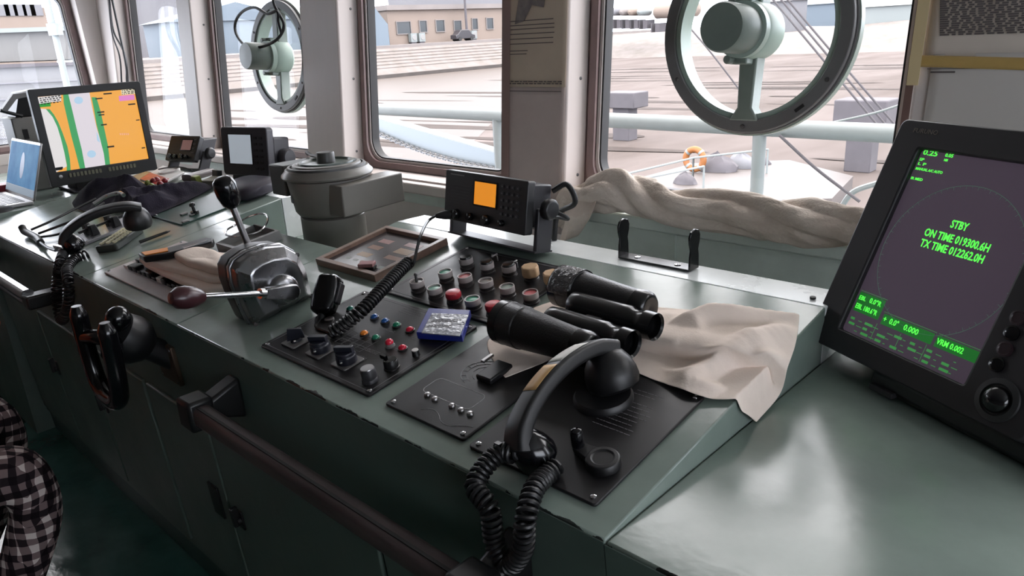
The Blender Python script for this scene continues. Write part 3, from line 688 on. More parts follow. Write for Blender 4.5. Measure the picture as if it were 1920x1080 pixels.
for (px, py), kind in zip(((557, 641), (603, 659), (652, 680)), (0, 1, 1)):
    x, y = loc(c, px, py, .006)
    mb = MB(); mb.prism(rr(.05, .05, .004, 3, x, y), .006, .0095)
    s = part('rotary_switch', mb, mat('switch_plate_grey', (112, 110, 110), .35, .3), t, bevel=.001)
    mb = MB(); M = MX.Translation((x, y, .0095)) @ rotz(.5 if kind else .95)
    if kind:
        mb.lathe([(.021, 0), (.021, .014), (.0195, .016), (.0195, .022), (.018, .024), (0, .024)], 28, M); mb.box(-.02, .02, -.0055, .0055, .022, .034, M); mb.add([(-.004, -.019, .012), (.004, -.019, .012), (0, -.027, .012), (-.004, -.019, .016), (.004, -.019, .016), (0, -.027, .016)], [(0, 1, 2), (5, 4, 3), (0, 3, 4, 1), (1, 4, 5, 2), (2, 5, 3, 0)], M)
    else:
        mb.lathe([(.013, 0), (.012, .006), (0, .006)], 24, M); mb.add([(-.019, -.004, .004), (.019, -.004, .004), (.019, .004, .004), (-.019, .004, .004), (-.012, -.003, .032), (.017, -.003, .026), (.017, .003, .026), (-.012, .003, .032)], [(3, 2, 1, 0), (4, 5, 6, 7), (0, 1, 5, 4), (1, 2, 6, 5), (2, 3, 7, 6), (3, 0, 4, 7)], M)
    part('knob', mb, mat('knob_blueblack', (30, 32, 42), .35), s, bevel=.001)
    mb = MB(); mb.box(-.002, .002, -.024, -.0205, .0, .002, M @ MX.Translation((0, 0, .009))); part('pointer', mb, WHITEP, s)
def knob_at(px, py, h, r, m1, m2, name, lb=None, base=.006, side=None):
    x, y = loc(c, px, py, h); mb = MB()
    mb.lathe([(r * 1.12, base), (r * 1.1, h * .35), (r, h * .4), (r, h - .003), (r * .9, h - .001)], 24, MX.Translation((x, y, 0))); o = part(name, mb, m1, t)
    mb = MB(); mb.lathe([(r * .9, h - .0012), (r * .86, h + .0008), (0, h + .001)], 24, MX.Translation((x, y, 0))); part('cap', mb, m2, o); return o
knob_at(688, 690, .034, .0145, CHAR, ALU, 'dimmer_knob')
knob_at(731, 674, .024, .0145, BLACK, BLACKG, 'selector_knob')
x, y = loc(c, 722, 670, .026); mb = MB(); mb.box(x - .013, x + .004, y - .003, y + .003, .022, .030); part('pointer', mb, BLACKG, t)
knob_at(778, 656, .018, .0075, BLACK, WHITEP, 'push_button')
LENS = {k: mat('lens_' + k, v, .18, coat=.4) for k, v in dict(teal=(20, 110, 96), blue=(28, 82, 150), green=(16, 120, 88), red=(214, 34, 62), orange=(232, 132, 40), clear=(120, 118, 116)).items()}
for px, py, k in ((656, 577, 'teal'), (701, 592, 'blue'), (721, 600, 'blue'), (743, 607, 'green'), (768, 616, 'red'), (682, 623, 'orange'), (704, 631, 'green'), (729, 639, 'red'), (754, 650, 'red')):
    big = (px == 729); h = .022 if big else .015; x, y = loc(c, px, py, h - .003)
    mb = MB(); mb.lathe([(.0105, .006), (.0105, .009), (.0085, .0095), (.0085, h - .008)], 20, MX.Translation((x, y, 0))); o = part('indicator_lamp', mb, STEELD if not big else GREYP, t)
    mb = MB(); mb.lathe([(.0085, h - .008), (.0085, h - .004), (.0065, h - .001), (.003, h + .0005), (0, h + .0008)], 20, MX.Translation((x, y, 0))); part('lens', mb, LENS[k], o)
for px, py in ((617, 597), (636, 604)):
    x, y = loc(c, px, py, .01); mb = MB(); mb.lathe([(.011, .006), (.011, .010), (.009, .011), (0, .011)], 20, MX.Translation((x, y, 0))); part('push_button', mb, ALU, t)
# -- panel of mushroom buttons
t, f, c = plate('button_panel', 'black alarm panel with fifteen collared push buttons behind the binoculars', -1.392, -1.022, .352, .634)
mb = MB(); mb.ring(rr(.35, .262, .006, 4), rr(.347, .259, .005, 4), .006, .0063); part('lettering', mb, ENGRD, f)
COLLAR = mat('milky_collar', (168, 160, 158), .35, var=.1, vs=60)
CAPS = {k: mat('cap_' + k, v, .32) for k, v in dict(green=(58, 158, 124), palegreen=(120, 170, 152), pink=(196, 96, 100), red=(190, 46, 60), smoke=(104, 98, 94), mint=(136, 150, 142), black=(16, 16, 17)).items()}
CORK = mat('masking_tape_tan', (206, 172, 136), .75, var=.12, vs=40, bump=.1)
SLEEVE = mat('button_sleeve', (58, 54, 54), .4, var=.15, vs=30)
for px, py, k in ((873, 484, 'black'), (912, 493, 'black'), (953, 498, 'black'), (994, 506, 'tape'), (1035, 518, 'tape'),
                  (834, 509, 'green'), (871, 517, 'pink'), (910, 526, 'smoke'), (950, 537, 'mint'), (994, 548, 'pink'),
                  (781, 527, 'smoke'), (814, 539, 'palegreen'), (849, 548, 'red'), (885, 560, 'green'), (924, 570, 'red')):
    H = .030; x, y = loc(c, px, py, H); T_ = MX.Translation((x, y, 0))
    mb = MB(); mb.lathe([(.0185, .006), (.018, .010), (.0165, .011), (.0165, .018), (0, .018)], 26, T_); b = part('push_button', mb, SLEEVE, t)
    if k == 'tape':
        mb = MB(); mb.prism([(.021 * math.cos(a) * (1.05 if i % 2 else .98), .021 * math.sin(a)) for i, a in enumerate([PI / 8 + j * PI / 4 for j in range(8)])], .016, .040, T_ @ rotz(.2)); part('cap', mb, CORK, b, 'button cap wrapped in tan masking tape', bevel=.003)
        continue
    if k == 'red':
        mb = MB(); mb.lathe([(.0165, .018), (.0178, .021), (.0178, .028), (.0165, .0315), (.010, .033), (0, .0333)], 26, T_); part('cap', mb, CAPS[k], b, 'red mushroom cap'); continue
    dark = k == 'black'
    mb = MB(); mb.lathe([(.0155, .018), (.0172, .018), (.0172, .030), (.0168, .0312), (.0148, .0312), (.0145, .027)], 26, T_); part('collar', mb, COLLAR, b)
    mb = MB(); mb.lathe([(.0146, .020), (.0146, .034 if dark else .0275), (.013, .036 if dark else .0282), (0, .0365 if dark else .0284)], 26, T_); part('cap', mb, CAPS[k], b)
    if px == 781: mb = MB(); mb.cyl((0, 0, .028), (-.001, .002, .046), .0035, .003, 12, T_); mb.sph((-.001, .002, .046), .004, M=T_); part('toggle', mb, STEELD, b)
for px, py in ((927, 479), (964, 491)):
    x, y = loc(c, px, py, .02); mb = MB(); mb.box(x - .01, x + .01, y - .002, y + .002, .006, .021); mb.box(x - .002, x + .002, y - .01, y + .01, .018, .022); part('switch_guard', mb, ALU, t, bevel=.001)
# -- panel with engraved clock face
t, f, c = plate('clock_panel', 'black engraved panel with five small silver buttons left of the telephone', -1.004, -.800, .046, .335)
mb = MB(); mb.m = 0
x, y = loc(c, 853, 743); mb.ring(rr(.125, .048, .012, 5, x - .002, y + .000), rr(.1228, .0458, .011, 5, x - .002, y), .006, .0063)
g = loc(c, 893, 700)
for r_ in (.024, .033, .042):
    a0, a1 = math.radians(60), math.radians(250); n = 26; P = [(g[0] + .03 + r_ * 1.3 * math.cos(a0 + (a1 - a0) * i / n), g[1] + r_ * math.sin(a0 + (a1 - a0) * i / n), .0062) for i in range(n + 1)]
    mb.tube(P, .0006, 4)
for i in range(9):
    a = math.radians(70 + i * 21); mb.tube([(g[0] + .03 + r_ * 1.3 * math.cos(a), g[1] + r_ * math.sin(a), .0062) for r_ in (.033, .042)], .0007, 4)
x, y = loc(c, 800, 765); P = cat([(x + .02 * i, y - .012 + .010 * math.sin(i * 1.3), .0062) for i in range(7)], 4); mb.tube(P, .0005, 4)
part('lettering', mb, ENGR, f)
for px, py in ((801, 738), (815, 746), (847, 759), (864, 767), (881, 774)):
    x, y = loc(c, px, py, .009); mb = MB(); mb.lathe([(.0062, .006), (.0062, .0075), (.0045, .010), (0, .0108)], 18, MX.Translation((x, y, 0))); part('push_button', mb, ALU, t)
x, y = loc(c, 925, 690, .02); mb = MB(); mb.box(x - .018, x + .02, y - .03, y + .03, .006, .018); o = part('dark_block', mb, BLACK, t, bevel=.003)  # low black block standing in for a dark region beneath the cloth
x, y = loc(c, 914, 672, .02); mb = MB(); mb.box(x - .004, x + .004, y - .014, y + .014, .018, .023); part('cover_strip', mb, ALU, o, bevel=.001)
# -- port side plates
t, f, c = plate('keyboard_panel', 'pale grey plate with rows of black keys under the folded beige cloth', -2.372, -1.868, .048, .300, m=mat('pale_plate', (176, 168, 168), .4, var=.05))
for r in range(2):
    for q in range(12):
        x = -.20 + q * .034; y = -.066 + r * .036; mb = MB(); mb.prism(rr(.027, .027, .003, 3, x, y), .006, .016 + .004 * ((q * 7 + r) % 3)); part('key', mb, BLACKG if (q * 3 + r) % 7 else WHITEP, t, bevel=.002)
mb = MB(); mb.box(.19, .24, -.115, -.06, .006, .009); part('label_strip', mb, mat('cream_strip', (196, 186, 160), .5), t)
t, f, c = plate('toggle_panel', 'dark green panel with small toggles beneath the black lever knob', -2.802, -2.552, .378, .70, m=DGREEN)
for px, py, k in ((365, 398, 1), (344, 399, 0), (347, 413, 0), (361, 400, 0)):
    x, y = loc(c, px, py, .012); mb = MB()
    if k:
        mb.lathe([(.014, .006), (.014, .016), (.006, .018), (.005, .034), (.010, .036), (.010, .044), (.006, .047), (0, .047)], 18, MX.Translation((x, y, 0))); part('toggle', mb, BLACKG, t)
    else:
        mb.box(x - .009, x + .009, y - .012, y + .012, .006, .012); part('rocker', mb, GREYP, t, bevel=.002)
# ------------------------------------------------------------------ engine telegraph
XF = -1.53
t = thing('engine_telegraph', 'cast metal engine throttle with two levers on the console edge', 'throttle', (-1.59, .81, zt(.81)))
mb = MB(); ol = [onX(x, y, XF) for x, y in ((489, 613), (447, 574), (433, 520), (440, 496), (456, 478), (486, 466), (520, 464), (548, 470), (572, 492), (588, 522), (592, 546))]
o2 = [(p.y, p.z) for p in ol]
cy = sum(p[0] for p in o2) / len(o2); cz = sum(p[1] for p in o2) / len(o2)
Y2 = [(.737, .9745), (.722, 1.03), (.712, 1.085), (.714, 1.118), (.726, 1.134), (.756, 1.146), (.80, 1.150), (.845, 1.143), (.876, 1.118), (.892, 1.075), (.898, 1.001)]
cy, cz = .806, 1.06
sc2 = lambda k: [(cy + (y - cy) * k, cz + (z - cz) * k) for y, z in Y2]
mb.xprism(Y2, -1.645, -1.588); part('rear_housing', mb, STEELD, t, world=True, bevel=.012, seg=3)
mb = MB(); mb.xprism(sc2(1.03), -1.588, -1.575); part('flange', mb, STEEL, t, world=True, bevel=.003)
mb = MB(); n = len(Y2)
A, B, Cc = sc2(.985), sc2(.96), sc2(.70)
vs = [(-1.575, y, z) for y, z in A] + [(-1.553, y, z) for y, z in B] + [(-1.532, y, z) for y, z in Cc]
fs = [(i + k * n, (i + 1) % n + k * n, (i + 1) % n + (k + 1) * n, i + (k + 1) * n) for k in range(2) for i in range(n)] + [tuple(range(2 * n, 3 * n)), tuple(range(n - 1, -1, -1))]
mb.add(vs, fs); cv = part('front_cover', mb, STEEL, t, world=True, bevel=.0028, seg=2, ang=20)
for q in (0, 3, 8, 10):
    y, z = sc2(.93)[q]; mb = MB(); mb.latheat([(.006, 0), (.006, .004), (0, .0045)], (-1.555, y, z), (1, 0, 0), 12); part('bolt', mb, STEELD, cv, world=True)
hub = onX(537, 545, -1.515)
mb = MB(); mb.latheat([(.036, -.02), (.036, -.006), (.033, -.001), (.026, .004), (0, .005)], hub, (1, 0, 0), 32); part('hub', mb, STEEL, t, world=True)
kn = onX(362, 557, -1.478); sh0 = hub + V((.017, 0, 0)); dirl = (kn - sh0).normalized()
mb = MB(); m1 = sh0 + dirl * .068
F_ = fr(sh0, dirl, (0, 0, 1)); mb.prism([(.0, -.019)] + [(-.004 - .018 * math.cos(a), .019 * math.sin(a) * -1) for a in [PI * (i / 8 - .5) * -1 for i in range(1, 8)]] + [(.0, .019), (.070, .0125), (.070, -.0125)], -.010, .010, fr(sh0, dirl, (0, 0, 1)))
L1 = part('lever', mb, STEEL, t, world=True, bevel=.003)
mb = MB(); mb.cyl(m1, m1 + dirl * .012, .012, n=20); mb.cyl(m1, kn, .0068, .0062, 16); part('shaft', mb, CHROME, L1, world=True)
mb = MB(); KB = mat('dark_brown_knob', (58, 30, 34), .3, var=.1)
mb.latheat([(0, -.045), (.012, -.043), (.022, -.030), (.024, -.012), (.021, .006), (.015, .022), (.010, .028), (0, .029)], kn + dirl * .004, -dirl, 22); part('knob', mb, KB, L1, 'dark brown lever knob', world=True)
k2 = onX(425, 360, -1.665); b2 = onX(471, 474, -1.662)
d2 = (k2 - b2).normalized()
mb = MB(); mb.cyl(b2 - d2 * .07, k2 - d2 * .02, .0085, .0075, 16); L2 = part('lever', mb, ALU, t, world=True)
mb = MB(); mb.latheat([(0, -.044), (.012, -.043), (.021, -.033), (.026, -.011), (.027, .011), (.023, .025), (.014, .032), (0, .033)], k2 + V((0, 0, .004)), d2, 22); part('knob', mb, BLACKG, L2, 'black pear-shaped lever knob', world=True)
mb = MB(); mb.latheat([(.036, -.006), (.036, .006), (0, .007)], V((-1.652, b2.y, 1.05)), (1, 0, 0), 24); part('pivot', mb, STEELD, t, world=True)
# ------------------------------------------------------------------ gyro repeater
RX, RY = -2.10, 1.33
t = thing('compass_repeater', 'grey drum-shaped gyro compass repeater on a pedestal before the window', 'compass', (RX, RY, .918))
RP = mat('repeater_grey', (104, 101, 95), .4, var=.07, vs=5, rvar=.08); RP2 = mat('repeater_dark', (58, 58, 56), .45)
mb = MB(); mb.lathe([(.112, 0), (.112, .012), (.104, .02), (.104, .135), (.098, .14)], 40); part('pedestal', mb, RP, t)
mb = MB(); mb.lathe([(.085, .138), (.107, .145), (.116, .158), (.128, .235), (.131, .255), (.131, .26)], 48); d = part('drum', mb, RP, t)
mb = MB(); mb.box(-.01, .012, -.1255, -.121, .190, .216, rotz(-.35)); mb2 = MB(); part('name_plate', mb, BLACK, d)
mb = MB(); mb.lathe([(.131, .262), (.142, .264), (.146, .270), (.145, .276), (.136, .284), (.132, .292), (.126, .292), (.126, .286)], 56); part('rim', mb, RP, t)
mb = MB(); mb.lathe([(.126, .284), (.1235, .299), (.116, .300), (.114, .288)], 56); part('bezel_ring', mb, RP2, t)
mb = MB(); mb.lathe([(.114, .284), (.108, .304), (.098, .306), (.092, .295)], 56); part('bezel_ring', mb, RP, t)
mb = MB(); mb.lathe([(.093, .284), (.088, .310), (.078, .311), (.074, .304), (.0, .304)], 48); cv = part('cover', mb, mat('cover_green', (74, 84, 78), .3), t)
mb = MB(); mb.lathe([(.029, .304), (.029, .334), (.027, .338), (0, .338)], 32, MX.Translation((.0, .0, 0))); part('knob', mb, RP2, t)
mb = MB(); mb.tube(cat([(-.02, .0, .318), (-.09, .02, .316), (-.13, .03, .314), (-.19, .05, .318), (-.27, .10, .30)], 6), .006, 8); part('cable', mb, BLACK, t)
# the two lugs
P_ = [onX(x, y, RX + .175) for x, y in ((640, 351), (754, 323), (760, 376), (646, 409))]
iv = lambda p: p - V((RX, RY, .918))
q = [iv(p) for p in P_]
mb = MB(); mb.add([q[3], q[2], q[1], q[0]] + [V((.095 if i in (0, 3) else .095, p.y + (.0 if i in (0, 3) else .0), p.z)) for i, p in enumerate((q[3], q[2], q[1], q[0]))], [(0, 1, 2, 3), (7, 6, 5, 4), (0, 4, 5, 1), (1, 5, 6, 2), (2, 6, 7, 3), (3, 7, 4, 0)])
part('lug', mb, RP, t, bevel=.004)
mb = MB(); mb.box(-.19, -.10, -.10, .10, .20, .30); part('lug', mb, RP2, t, bevel=.004)
# ------------------------------------------------------------------ telephone set at the right
t, f, c = plate('telephone_station', 'black sound-powered telephone panel with crank at the right end of the slope', -.782, -.532, .040, .335)
TC = c
mb = MB(); x, y = loc(c, 1188, 790); scribble(mb, x - .05, y - .045, .075, .085, 8, .006, .0012, M=rotz(.0)); x, y = loc(c, 1215, 755); scribble(mb, x - .03, y + .0, .05, .02, 2, .006); part('lettering', mb, ENGRD, f)
a = loc(c, 1130, 858, .02); b = loc(c, 1084, 832, .02)
mb = MB(); d = V((b[0] - a[0], b[1] - a[1], 0)); th = math.atan2(d.y, d.x); Lc = d.length
Mc = MX.Translation((a[0], a[1], 0)) @ rotz(th)
mb.lathe([(.026, .006), (.026, .018), (.024, .021), (.017, .0215), (.016, .0195), (0, .0195)], 32, Mc); mb.prism([(0, -.017), (Lc, -.010), (Lc + .008, -.006), (Lc + .010, 0), (Lc + .008, .006), (Lc, .010), (0, .017)], .008, .018, Mc)
cr = part('crank', mb, BLACK, t, bevel=.0015)
mb = MB(); mb.lathe([(.010, .018), (.010, .040), (.008, .045), (.004, .047), (0, .0475)], 20, Mc @ MX.Translation((Lc, 0, 0))); part('crank_knob', mb, BLACKG, cr)
xx, yy = loc(c, 1130, 735, .02)
mb = MB(); mb.lathe([(.050, .006), (.050, .012), (.046, .018), (0, .018)], 36, MX.Translation((xx, yy, 0))); part('cradle', mb, BLACK, t)
def handset(name, label, M, m, m2, labels=True, cord_end=None):
    """telephone handset along +x (mouth at 0, ear at L), cups facing -z"""
    t = thing(name, label, 'telephone handset', M); L = .225
    sec = [(a, b) for a, b in rr(1.0, .62, .17, 4)]
    P = cat([(-.016, 0, .000), (.006, 0, .026), (.05, 0, .044), (.105, 0, .052), (.16, 0, .048), (.208, 0, .034), (.238, 0, .012)], 6); n = len(P)
    mb = MB(); R = [.041 + .006 * abs(2 * i / (n - 1) - 1) ** 3 for i in range(n)]; mb.tube(P, R, sec=sec); h = part('handle', mb, m, t, bevel=.002, ang=50)
    mb = MB(); mb.lathe([(0, -.042), (.020, -.042), (.030, -.036), (.033, -.026), (.031, -.008), (.024, .010), (.012, .022), (0, .023)], 30, MX.Translation((.002, 0, 0)) @ MX.Rotation(-.25, 4, 'Y')); part('mouthpiece', mb, m2, t)
    mb = MB(); mb.lathe([(0, -.046), (.030, -.046), (.041, -.040), (.045, -.028), (.044, -.014), (.039, .002), (.030, .016), (.018, .025), (0, .028)], 30, MX.Translation((.216, 0, -.002)) @ MX.Rotation(.25, 4, 'Y')); part('earpiece', mb, m, t)
    if labels:
        def band(i0, i1, m, lb):
            mb = MB(); top = []
            for i in range(i0, i1 + 1):
                T = (P[i + 1] - P[i - 1]).normalized(); nn = V((0, 0, 1)) - T * T.z; nn.normalize(); top.append(P[i] + nn * (R[i] * .31 + .0006))
            vs = []; fs = []
            for p in top: vs += [(p.x, -.0155, p.z), (p.x, .0155, p.z)]
            for i in range(len(top) - 1): fs.append((2 * i, 2 * i + 1, 2 * i + 3, 2 * i + 2))
            mb.add(vs, fs); part('label', mb, m, h, lb, solid=.0004)
        band(13, 19, mat('tan_label', (200, 160, 108), .5), 'tan paper label'); band(20, 27, mat('white_label', (232, 228, 222), .6), 'white label'); 
    return t
ear, mou = MT @ V((-.705, .268, .055)), MT @ V((-.630, .055, .036))
em = tw(1128, 690, .060); mm = tw(985, 835, .040)
ax = (em - mm).normalized(); nn = (nT + V((-.42, -.12, 0))).normalized()
Hm = fr(mm, ax, nn.cross(ax), nn)
handset('telephone_handset', 'black telephone handset with white and tan labels on the panel beside the crank', Hm, BLACK, BLACKG)
# its curly cord, looped over the console edge
Z = lambda x, y, yy: onY(x, y, yy)
s0 = Hm @ V((-.02, 0, -.002))
P = [s0, tw(935, 850, .035), Z(918, 890, .645) + V((0, -.03, .0)), Z(918, 955, .605), Z(928, 1020, .60), Z(955, 1058, .60), Z(980, 1030, .60), Z(985, 975, .605), Z(1000, 920, .64), tw(1022, 893, .02), tw(1046, 876, .018)]
mb = MB(); mb.coil(P, .0125, .0036, .0088, 7); cbl = solo('curly_cable', mb, BLACK, 'black curly telephone cord looping over the console edge', 'cord')
mb = MB(); q = tw(932, 853, .03); mb.tube(cat([(q + V((.010 * math.cos(a), .004, .012 * math.sin(a)))) for a in [i * PI / 5 for i in range(10)]], 3, True), .0018, 6, True); mb.box(-.005, .005, -.004, .004, 0, .022, MX.Translation(q + V((.004, 0, .0))))
solo('cord_clip', mb, STEELD, 'small metal clip at the top of the curly telephone cord', 'clip')
# ------------------------------------------------------------------ binoculars
oA, oB = tw(960, 608, .062), tw(1088, 545, .062); eA, eB = tw(1148, 634, .062), tw(1207, 607, .062)
mid0, mid1 = (oA + oB) / 2, (eA + eB) / 2; ax = (mid1 - mid0).normalized(); sd = (oB - oA); sd = (sd - ax * sd.dot(ax)).normalized(); upb = ax.cross(sd)
if upb.dot(nT) < 0: upb = -upb
Mb = fr(mid0, ax, sd, upb); half = (oB - oA).dot(sd) / 2; Lb = (mid1 - mid0).length; eh = (eB - eA).dot(sd) / 2
t = thing('binoculars', 'large black binoculars lying on the beige cloth', 'binoculars', Mb)
LEATH = mat('black_leatherette', (24, 23, 25), .38, var=.15, vs=40, bump=.12, bs=300); BSAT = mat('black_satin', (16, 16, 18), .26)
for k, s in enumerate((-1, 1)):
    X = lambda y: MX.Translation((0, s * y, 0)) @ MX.Rotation(PI / 2, 4, 'Y')
    mb = MB(); r = .041
    mb.lathe([(r - .004, -.036), (r, -.036), (r + .0005, -.030), (r, .018), (r - .002, .020), (r - .0025, .030), (r - .008, .105), (r - .010, .140), (r - .010, .158)], 36, X(half)); b = part('barrel', mb, LEATH, t)
    mb = MB(); mb.lathe([(r - .0092, .150), (r - .0088, .168), (r - .011, .176), (r - .016, .181), (r - .020, .1815), (0, .178)], 32, X(half)); part('end_cap', mb, BSAT, b)
    mb = MB(); mb.lathe([(r + .0012, -.038), (r + .0012, -.020), (r - .0005, -.018), (r - .004, -.034)], 36, X(half)); part('objective_ring', mb, BSAT, b)
    mb = MB(); mb.lathe([(0, -.022), (.02, -.024), (r - .004, -.026), (r - .004, -.022), (0, -.018)], 30, X(half)); part('lens', mb, BLACKG, b)
    y0, y1 = s * (half + .006), s * (eh - .004); lo, hi = min(y0, y1), max(y0, y1)
    mb = MB(); mb.prism(rr(.058, hi - lo, .022, 6, .140, (lo + hi) / 2), -.024, .012); part('prism_housing', mb, LEATH, t, bevel=.012, seg=4)
    mb = MB(); mb.lathe([(.019, .034), (.0245, .040), (.0255, .060), (.0255, .150), (.026, .172), (.022, .180), (.0215, .196), (.0235, .199), (.0235, .216), (.0215, .218), (.0215, .224), (.025, .228), (.0255, Lb + .012), (.020, Lb + .016), (.017, Lb + .008), (.0, Lb + .004)], 32, X(eh)); e = part('eyepiece', mb, BSAT, t)
    mb = MB(); mb.lathe([(.0, Lb + .0046), (.012, Lb + .007), (.0165, Lb + .0075)], 24, X(eh)); part('lens', mb, BLACKG, e)
mb = MB(); mb.cyl((.03, 0, -.006), (.19, 0, -.006), .011, n=20); mb.cyl((.10, 0, -.006), (.135, 0, -.006), .015, n=28); part('hinge', mb, BSAT, t)
mb = MB(); mb.box(.05, .062, -half, half, -.014, .0); mb.box(.165, .177, -eh, eh, -.014, .0); part('bridge', mb, BSAT, t, bevel=.002)
mb = MB()
def wrap(u, v):
    a = PI * (.05 + .9 * v); r2 = .0432 + .0012 * NZ.noise(V((u * 9, v * 11, 3))); return (-.036 + .055 * u + .004 * NZ.noise(V((v * 8, 1, u))), half + r2 * math.cos(a), r2 * math.sin(a))
mb.grid(wrap, 12, 22); part('tape_wrap', mb, mat('crinkled_tape', (70, 68, 68), .16, bump=.5, bs=120), t, 'crinkled shiny tape around the far barrel', solid=.0006)
# ------------------------------------------------------------------ large beige cloth
def cloth(name, label, bot, top, left, right, folds, base, m, amp=.006, fr_=14, nu=90, nv=64, thick=.0016, seed=0, edge=.15, c='cloth', keep=()):
    F = coons(bot, top, left, right); mb = MB(); Fd = []
    for pts, A, s in folds: Fd.append((cat(pts, 5), A, s))
    def fn(u, v):
        p = F(u, v); h = base * 1.0
        for P, A, s in Fd:
            d = min((p - q).length for q in P); h += A * max(0, 1 - d / (2.4 * s)) ** 1.25
        h += amp * NZ.noise(p * fr_ + V((seed, 0, 0))) + amp * .5 * NZ.noise(p * fr_ * 2.3 + V((seed, 5, 0)))
        for s0, s1 in keep:
            w_ = (s1 - s0); k = max(0, min(1, (p - s0).dot(w_) / w_.length_squared)); h = min(h, .010 + max(0, (p - (s0 + w_ * k)).length - .075) * .9)
        e = min(1, min(u, 1 - u, v, 1 - v) / edge); h = h * (.25 + .75 * e)
        q = p + nT * max(.0012, h); l = MTi @ q
        if q.x < XR + .004 and l.z < .008: q = q + nT * (.008 - l.z)
        return tuple(q)
    mb.grid(fn, nu, nv); return solo(name, mb, m, label, c, sub=1, solid=thick)
T0 = lambda x, y, h=.002: tw(x, y, h)
hang1 = onX(1418, 793, XR + .012); hang2 = onX(1462, 742, XR + .012); hang3 = onX(1388, 772, XR + .006)
cloth('canvas_cloth', 'beige canvas cloth spread under the binoculars to the console edge',
      [T0(948, 714), T0(1010, 690), T0(1080, 664), T0(1160, 690), T0(1230, 716, .006), T0(1300, 742, .01), hang3, hang1],
      [T0(1020, 575), T0(1060, 566), T0(1130, 575), T0(1220, 580), T0(1330, 584, .008), T0(1420, 590, .010), T0(1499, 598, .010)],
      [T0(948, 714), T0(930, 690), T0(914, 648), T0(940, 625), T0(985, 590), T0(1020, 575)],
      [hang1, hang2, T0(1478, 690, .004), T0(1494, 640, .01), T0(1499, 598, .010)],
      [([T0(1245, 660), T0(1270, 648), T0(1320, 622), T0(1390, 610), T0(1485, 602)], .050, .020), ([T0(1185, 690), T0(1245, 706), T0(1330, 700), T0(1400, 672), T0(1470, 640)], .045, .018),
       ([T0(1310, 597), T0(1350, 594), T0(1420, 592)], .016, .012), ([T0(1290, 732), T0(1370, 738), T0(1440, 700)], .028, .016), ([T0(955, 700), T0(1030, 668), T0(1085, 655)], .018, .012), ([T0(1400, 660), T0(1450, 700), T0(1430, 750)], .022, .014)],
      .006, CANVAS, seed=3, keep=((oA, eA), (oB, eB), (eA, eA + ax * .05), (eB, eB + ax * .05)))
# ------------------------------------------------------------------ card box
Mk = fr(tw(828, 622, .010), tw(870, 641, .01) - tw(780, 640, .01), nT.cross(tw(870, 641, .01) - tw(780, 640, .01)), nT)
t = thing('card_box', 'flat blue box with a glossy printed lid lying over the switch panel', 'box', Mk)
qa = [Mk.inverted() @ tw(x, y, .010) for x, y in ((783, 634), (868, 640), (884, 592), (806, 588))]
mb = MB(); mb.prism([(p.x, p.y) for p in qa], -.002, .014); b = part('tray', mb, mat('box_blue', (34, 48, 140), .35), t, bevel=.001)
qa2 = [Mk.inverted() @ tw(x, y, .026) for x, y in ((790, 624), (862, 630), (879, 590), (810, 587))]
cx = sum(p.x for p in qa2) / 4; cy = sum(p.y for p in qa2) / 4
mb = MB(); mb.prism([(p.x, p.y) for p in qa2], .014, .0165); l = part('lid', mb, mat('foil_print', (196, 198, 204), .18, c2=(120, 122, 132), vs=38, bump=.25, bs=60), t, bevel=.0008)
mb = MB(); 
for i in range(2): scribble(mb, cx - .035, cy - .018 + i * .022, .065, .014, 2, .0166, .002)
part('lettering', mb, INK, l)
dn = (qa[1] - qa[0]).normalized(); 
mb = MB(); scribble(mb, .006, .003, .045, .008, 1, 0, .004); part('lettering', mb, WHITEP, b, world=False).matrix_local = fr(qa[0] + V((.010, 0, 0)) + V((0, -.0006, 0)), dn, (0, 0, 1))
# ------------------------------------------------------------------ wooden framed board with eraser
t = thing('framed_board', 'wooden framed notice board lying on the slope left of the button panel', 'framed board', MT @ MX.Translation((-1.594, .506, 0)))
FW = mat('varnished_wood', (134, 108, 94), .38, c2=(104, 84, 74), vs=6, stretch=(1, 6, 6))
w, d = .262, .248
mb = MB(); mb.ring([(-w / 2, -d / 2), (w / 2, -d / 2), (w / 2, d / 2), (-w / 2, d / 2)], [(-w / 2 + .016, -d / 2 + .016), (w / 2 - .016, -d / 2 + .016), (w / 2 - .016, d / 2 - .016), (-w / 2 + .016, d / 2 - .016)], .0004, .020); part('frame', mb, FW, t, bevel=.0015)
mb = MB(); mb.box(-w / 2 + .014, w / 2 - .014, -d / 2 + .014, d / 2 - .014, .002, .009); bd = part('board', mb, mat('slate_board', (62, 58, 60), .22, var=.1), t)
cols = dict(a=mat('print_rust', (126, 92, 74), .3), b=mat('print_tan', (142, 114, 84), .3), c=mat('print_pink', (150, 116, 112), .3), d=mat('print_grey', (110, 116, 108), .3), e=mat('print_blue', (70, 88, 116), .3))
for px, py, ww, hh, k in ((724, 453, .05, .022, 'c'), (704, 464, .05, .022, 'a'), (684, 477, .05, .022, 'b'), (775, 461, .06, .022, 'c'), (757, 472, .06, .03, 'b'), (737, 484, .06, .02, 'a'), (654, 483, .018, .012, 'd'), (667, 487, .018, .010, 'd'), (680, 490, .018, .010, 'c'), (642, 495, .014, .008, 'e'), (716, 502, .03, .014, 'd')):
    p = tl(px, py, .009); x, y = p.x + 1.594, p.y - .506
    mb = MB(); mb.box(x - ww / 2, x + ww / 2, y - hh / 2, y + hh / 2, .009, .0093); part('printed_patch', mb, cols[k], bd)
mb = MB(); p = tw(690, 504, .010); M_ = fr(p, MT.to_3x3() @ V((.85, .5, 0)), MT.to_3x3() @ V((-.5, .85, 0)))
